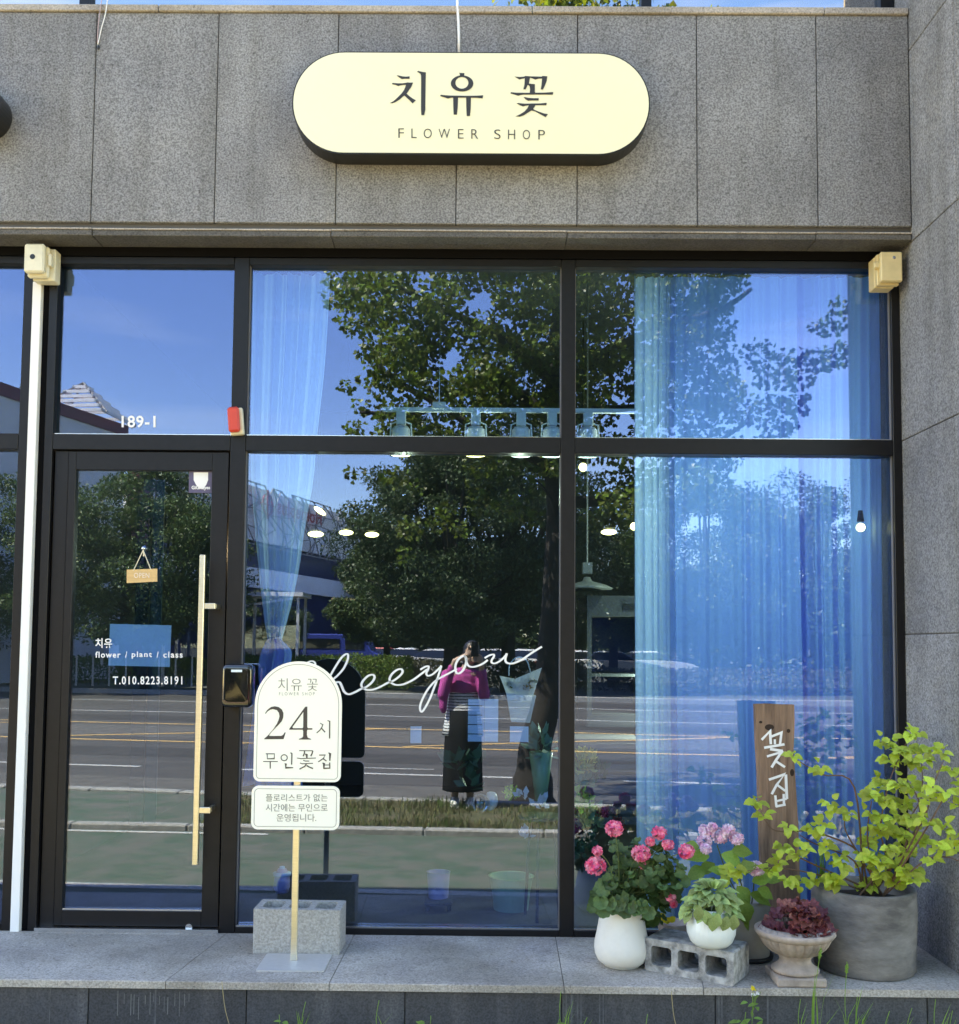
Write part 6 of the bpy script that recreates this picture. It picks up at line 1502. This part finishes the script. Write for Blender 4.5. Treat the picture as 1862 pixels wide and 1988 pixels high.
# other hand resting at the waist, fingers curled
p2 = V(.155, .205, 1.455); bd.ball(p2, (.036, .020, .040)); capsule(bd, V(.175, .175, 1.38), p2, .028, .024)
for k, (dz, ln) in enumerate(((.025, .85), (.009, 1), (-.008, .95), (-.024, .75))):
    a0 = p2 + Vector((-.03, .004, dz)); a1 = a0 + Vector((-.035 * ln, .006, -.002)); capsule(bd, a0, a1, .009, .0085, 8); capsule(bd, a1, a1 + Vector((-.022 * ln, -.014, -.004)), .0085, .0075, 8)
capsule(bd, p2 + Vector((.01, .01, .028)), p2 + Vector((-.022, .022, .045)), .010, .0085, 8)
remesh(bd, 'body', 'skin', pp, .0055, 3)
# face details
MB().ball(hz + Vector((-.028, .087, .004)), (.010, .004, .005)).ball(hz + Vector((.028, .087, .004)), (.010, .004, .005)).build('eyes', 'black', pp, smooth=True)
MB().ball(hz + Vector((0, .096, -.052)), (.020, .004, .006)).build('mouth', mat('lips', (.5, .10, .10), .4), pp, smooth=True)
hr = MB(); hr.ball(hz + Vector((0, -.018, .022)), (.084, .092, .098), 20, 14); hr.ball(hz + Vector((0, -.06, -.06)), (.075, .05, .13)); hr.ball(hz + Vector((-.07, -.01, -.04)), (.022, .05, .09)); hr.ball(hz + Vector((.07, -.01, -.04)), (.022, .05, .09))
remesh(hr, 'hair', 'hair', pp, .01, 1)
# cardigan
cg = MB()
cg.ball(V(0, -.005, 1.24), (.150, .100, .12)); cg.ball(V(0, .0, 1.17), (.152, .118, .105)); cg.ball(V(0, -.01, 1.32), (.15, .085, .05)); cg.ball(V(-.02, -.03, 1.06), (.130, .08, .07))
capsule(cg, V(-.165, 0, 1.29), V(-.20, .08, 1.10), .060, .058); capsule(cg, V(-.20, .08, 1.10), V(-.115, .155, 1.36), .054, .042)
capsule(cg, V(.165, 0, 1.29), V(.205, .06, 1.10), .060, .060); capsule(cg, V(.205, .06, 1.10), V(.185, .155, 1.33), .053, .040)
cg.tube([V(-.195, .07, 1.10), V(-.20, .08, .97), V(-.19, .08, .92)], [.045, .04, .02], 10)
remesh(cg, 'cardigan', 'pink', pp, .012, 3)
# striped top below the cardigan, flared
M['stripe'] = mat('striped_cloth', (.80, .80, .79), .85)
t_ = M['stripe'].node_tree; b_ = t_.nodes['Principled BSDF']; tcn = t_.nodes.new('ShaderNodeTexCoord'); wv = t_.nodes.new('ShaderNodeTexWave'); wv.bands_direction = 'Z'; wv.inputs['Scale'].default_value = 11; wv.inputs['Distortion'].default_value = 1.5; wv.inputs['Detail'].default_value = 2
rm = t_.nodes.new('ShaderNodeValToRGB'); rm.color_ramp.elements[0].position = .20; rm.color_ramp.elements[0].color = (.02, .02, .02, 1); rm.color_ramp.elements[1].position = .27; rm.color_ramp.elements[1].color = (.78, .78, .77, 1)
t_.links.new(tcn.outputs['Object'], wv.inputs[0]); t_.links.new(wv.outputs['Fac'], rm.inputs[0]); t_.links.new(rm.outputs[0], b_.inputs['Base Color'])
tp_ = MB().lathe([(.205, .70), (.195, .78), (.175, .90), (.155, 1.02), (.135, 1.14), (.12, 1.25), (.09, 1.31)], 56, pc, fn=lambda r, z, a, i: r * (1 + .05 * math.sin(7 * a + z * 6) * (1.15 - z)) )
tp_.v = [Vector((v.x, pc.y + (v.y - pc.y) * .72, v.z)) for v in tp_.v]; tp_.build('striped_top', 'stripe', pp, smooth=True)
MB().lathe([(.196, .17), (.194, .19), (.19, .45), (.18, .72), (.15, .95)], 64, pc, fn=lambda r, z, a, i: r * (1 + .04 * math.sin(9 * a) * (1 - z))).build('skirt', 'skirt', pp, smooth=True)
for s_ in (-1, 1):
    sh = MB(); sh.ball(V(s_ * .075, .05, .048), (.047, .125, .045), 14, 10); sh.ball(V(s_ * .075, .0, .07), (.045, .06, .05)); sh.box(pc.x + s_ * .075 - .045, pc.x + s_ * .075 + .045, pc.y - .07, pc.y + .16, .006, .028)
    remesh(sh, 'shoe', 'shoe', pp, .01, 2)
phn = thing('phone', 'dark smartphone held up in front of the photographer face', 'phone', (0, -.03, 1.52))
MB().bbox(-.036, .036, -.034, -.026, 1.475, 1.615, b=.004).build('phone_body', 'gloss', phn)
MB().bbox(-.028, .002, -.0258, -.0235, 1.575, 1.607, b=.002).build('camera_module', 'black', phn)
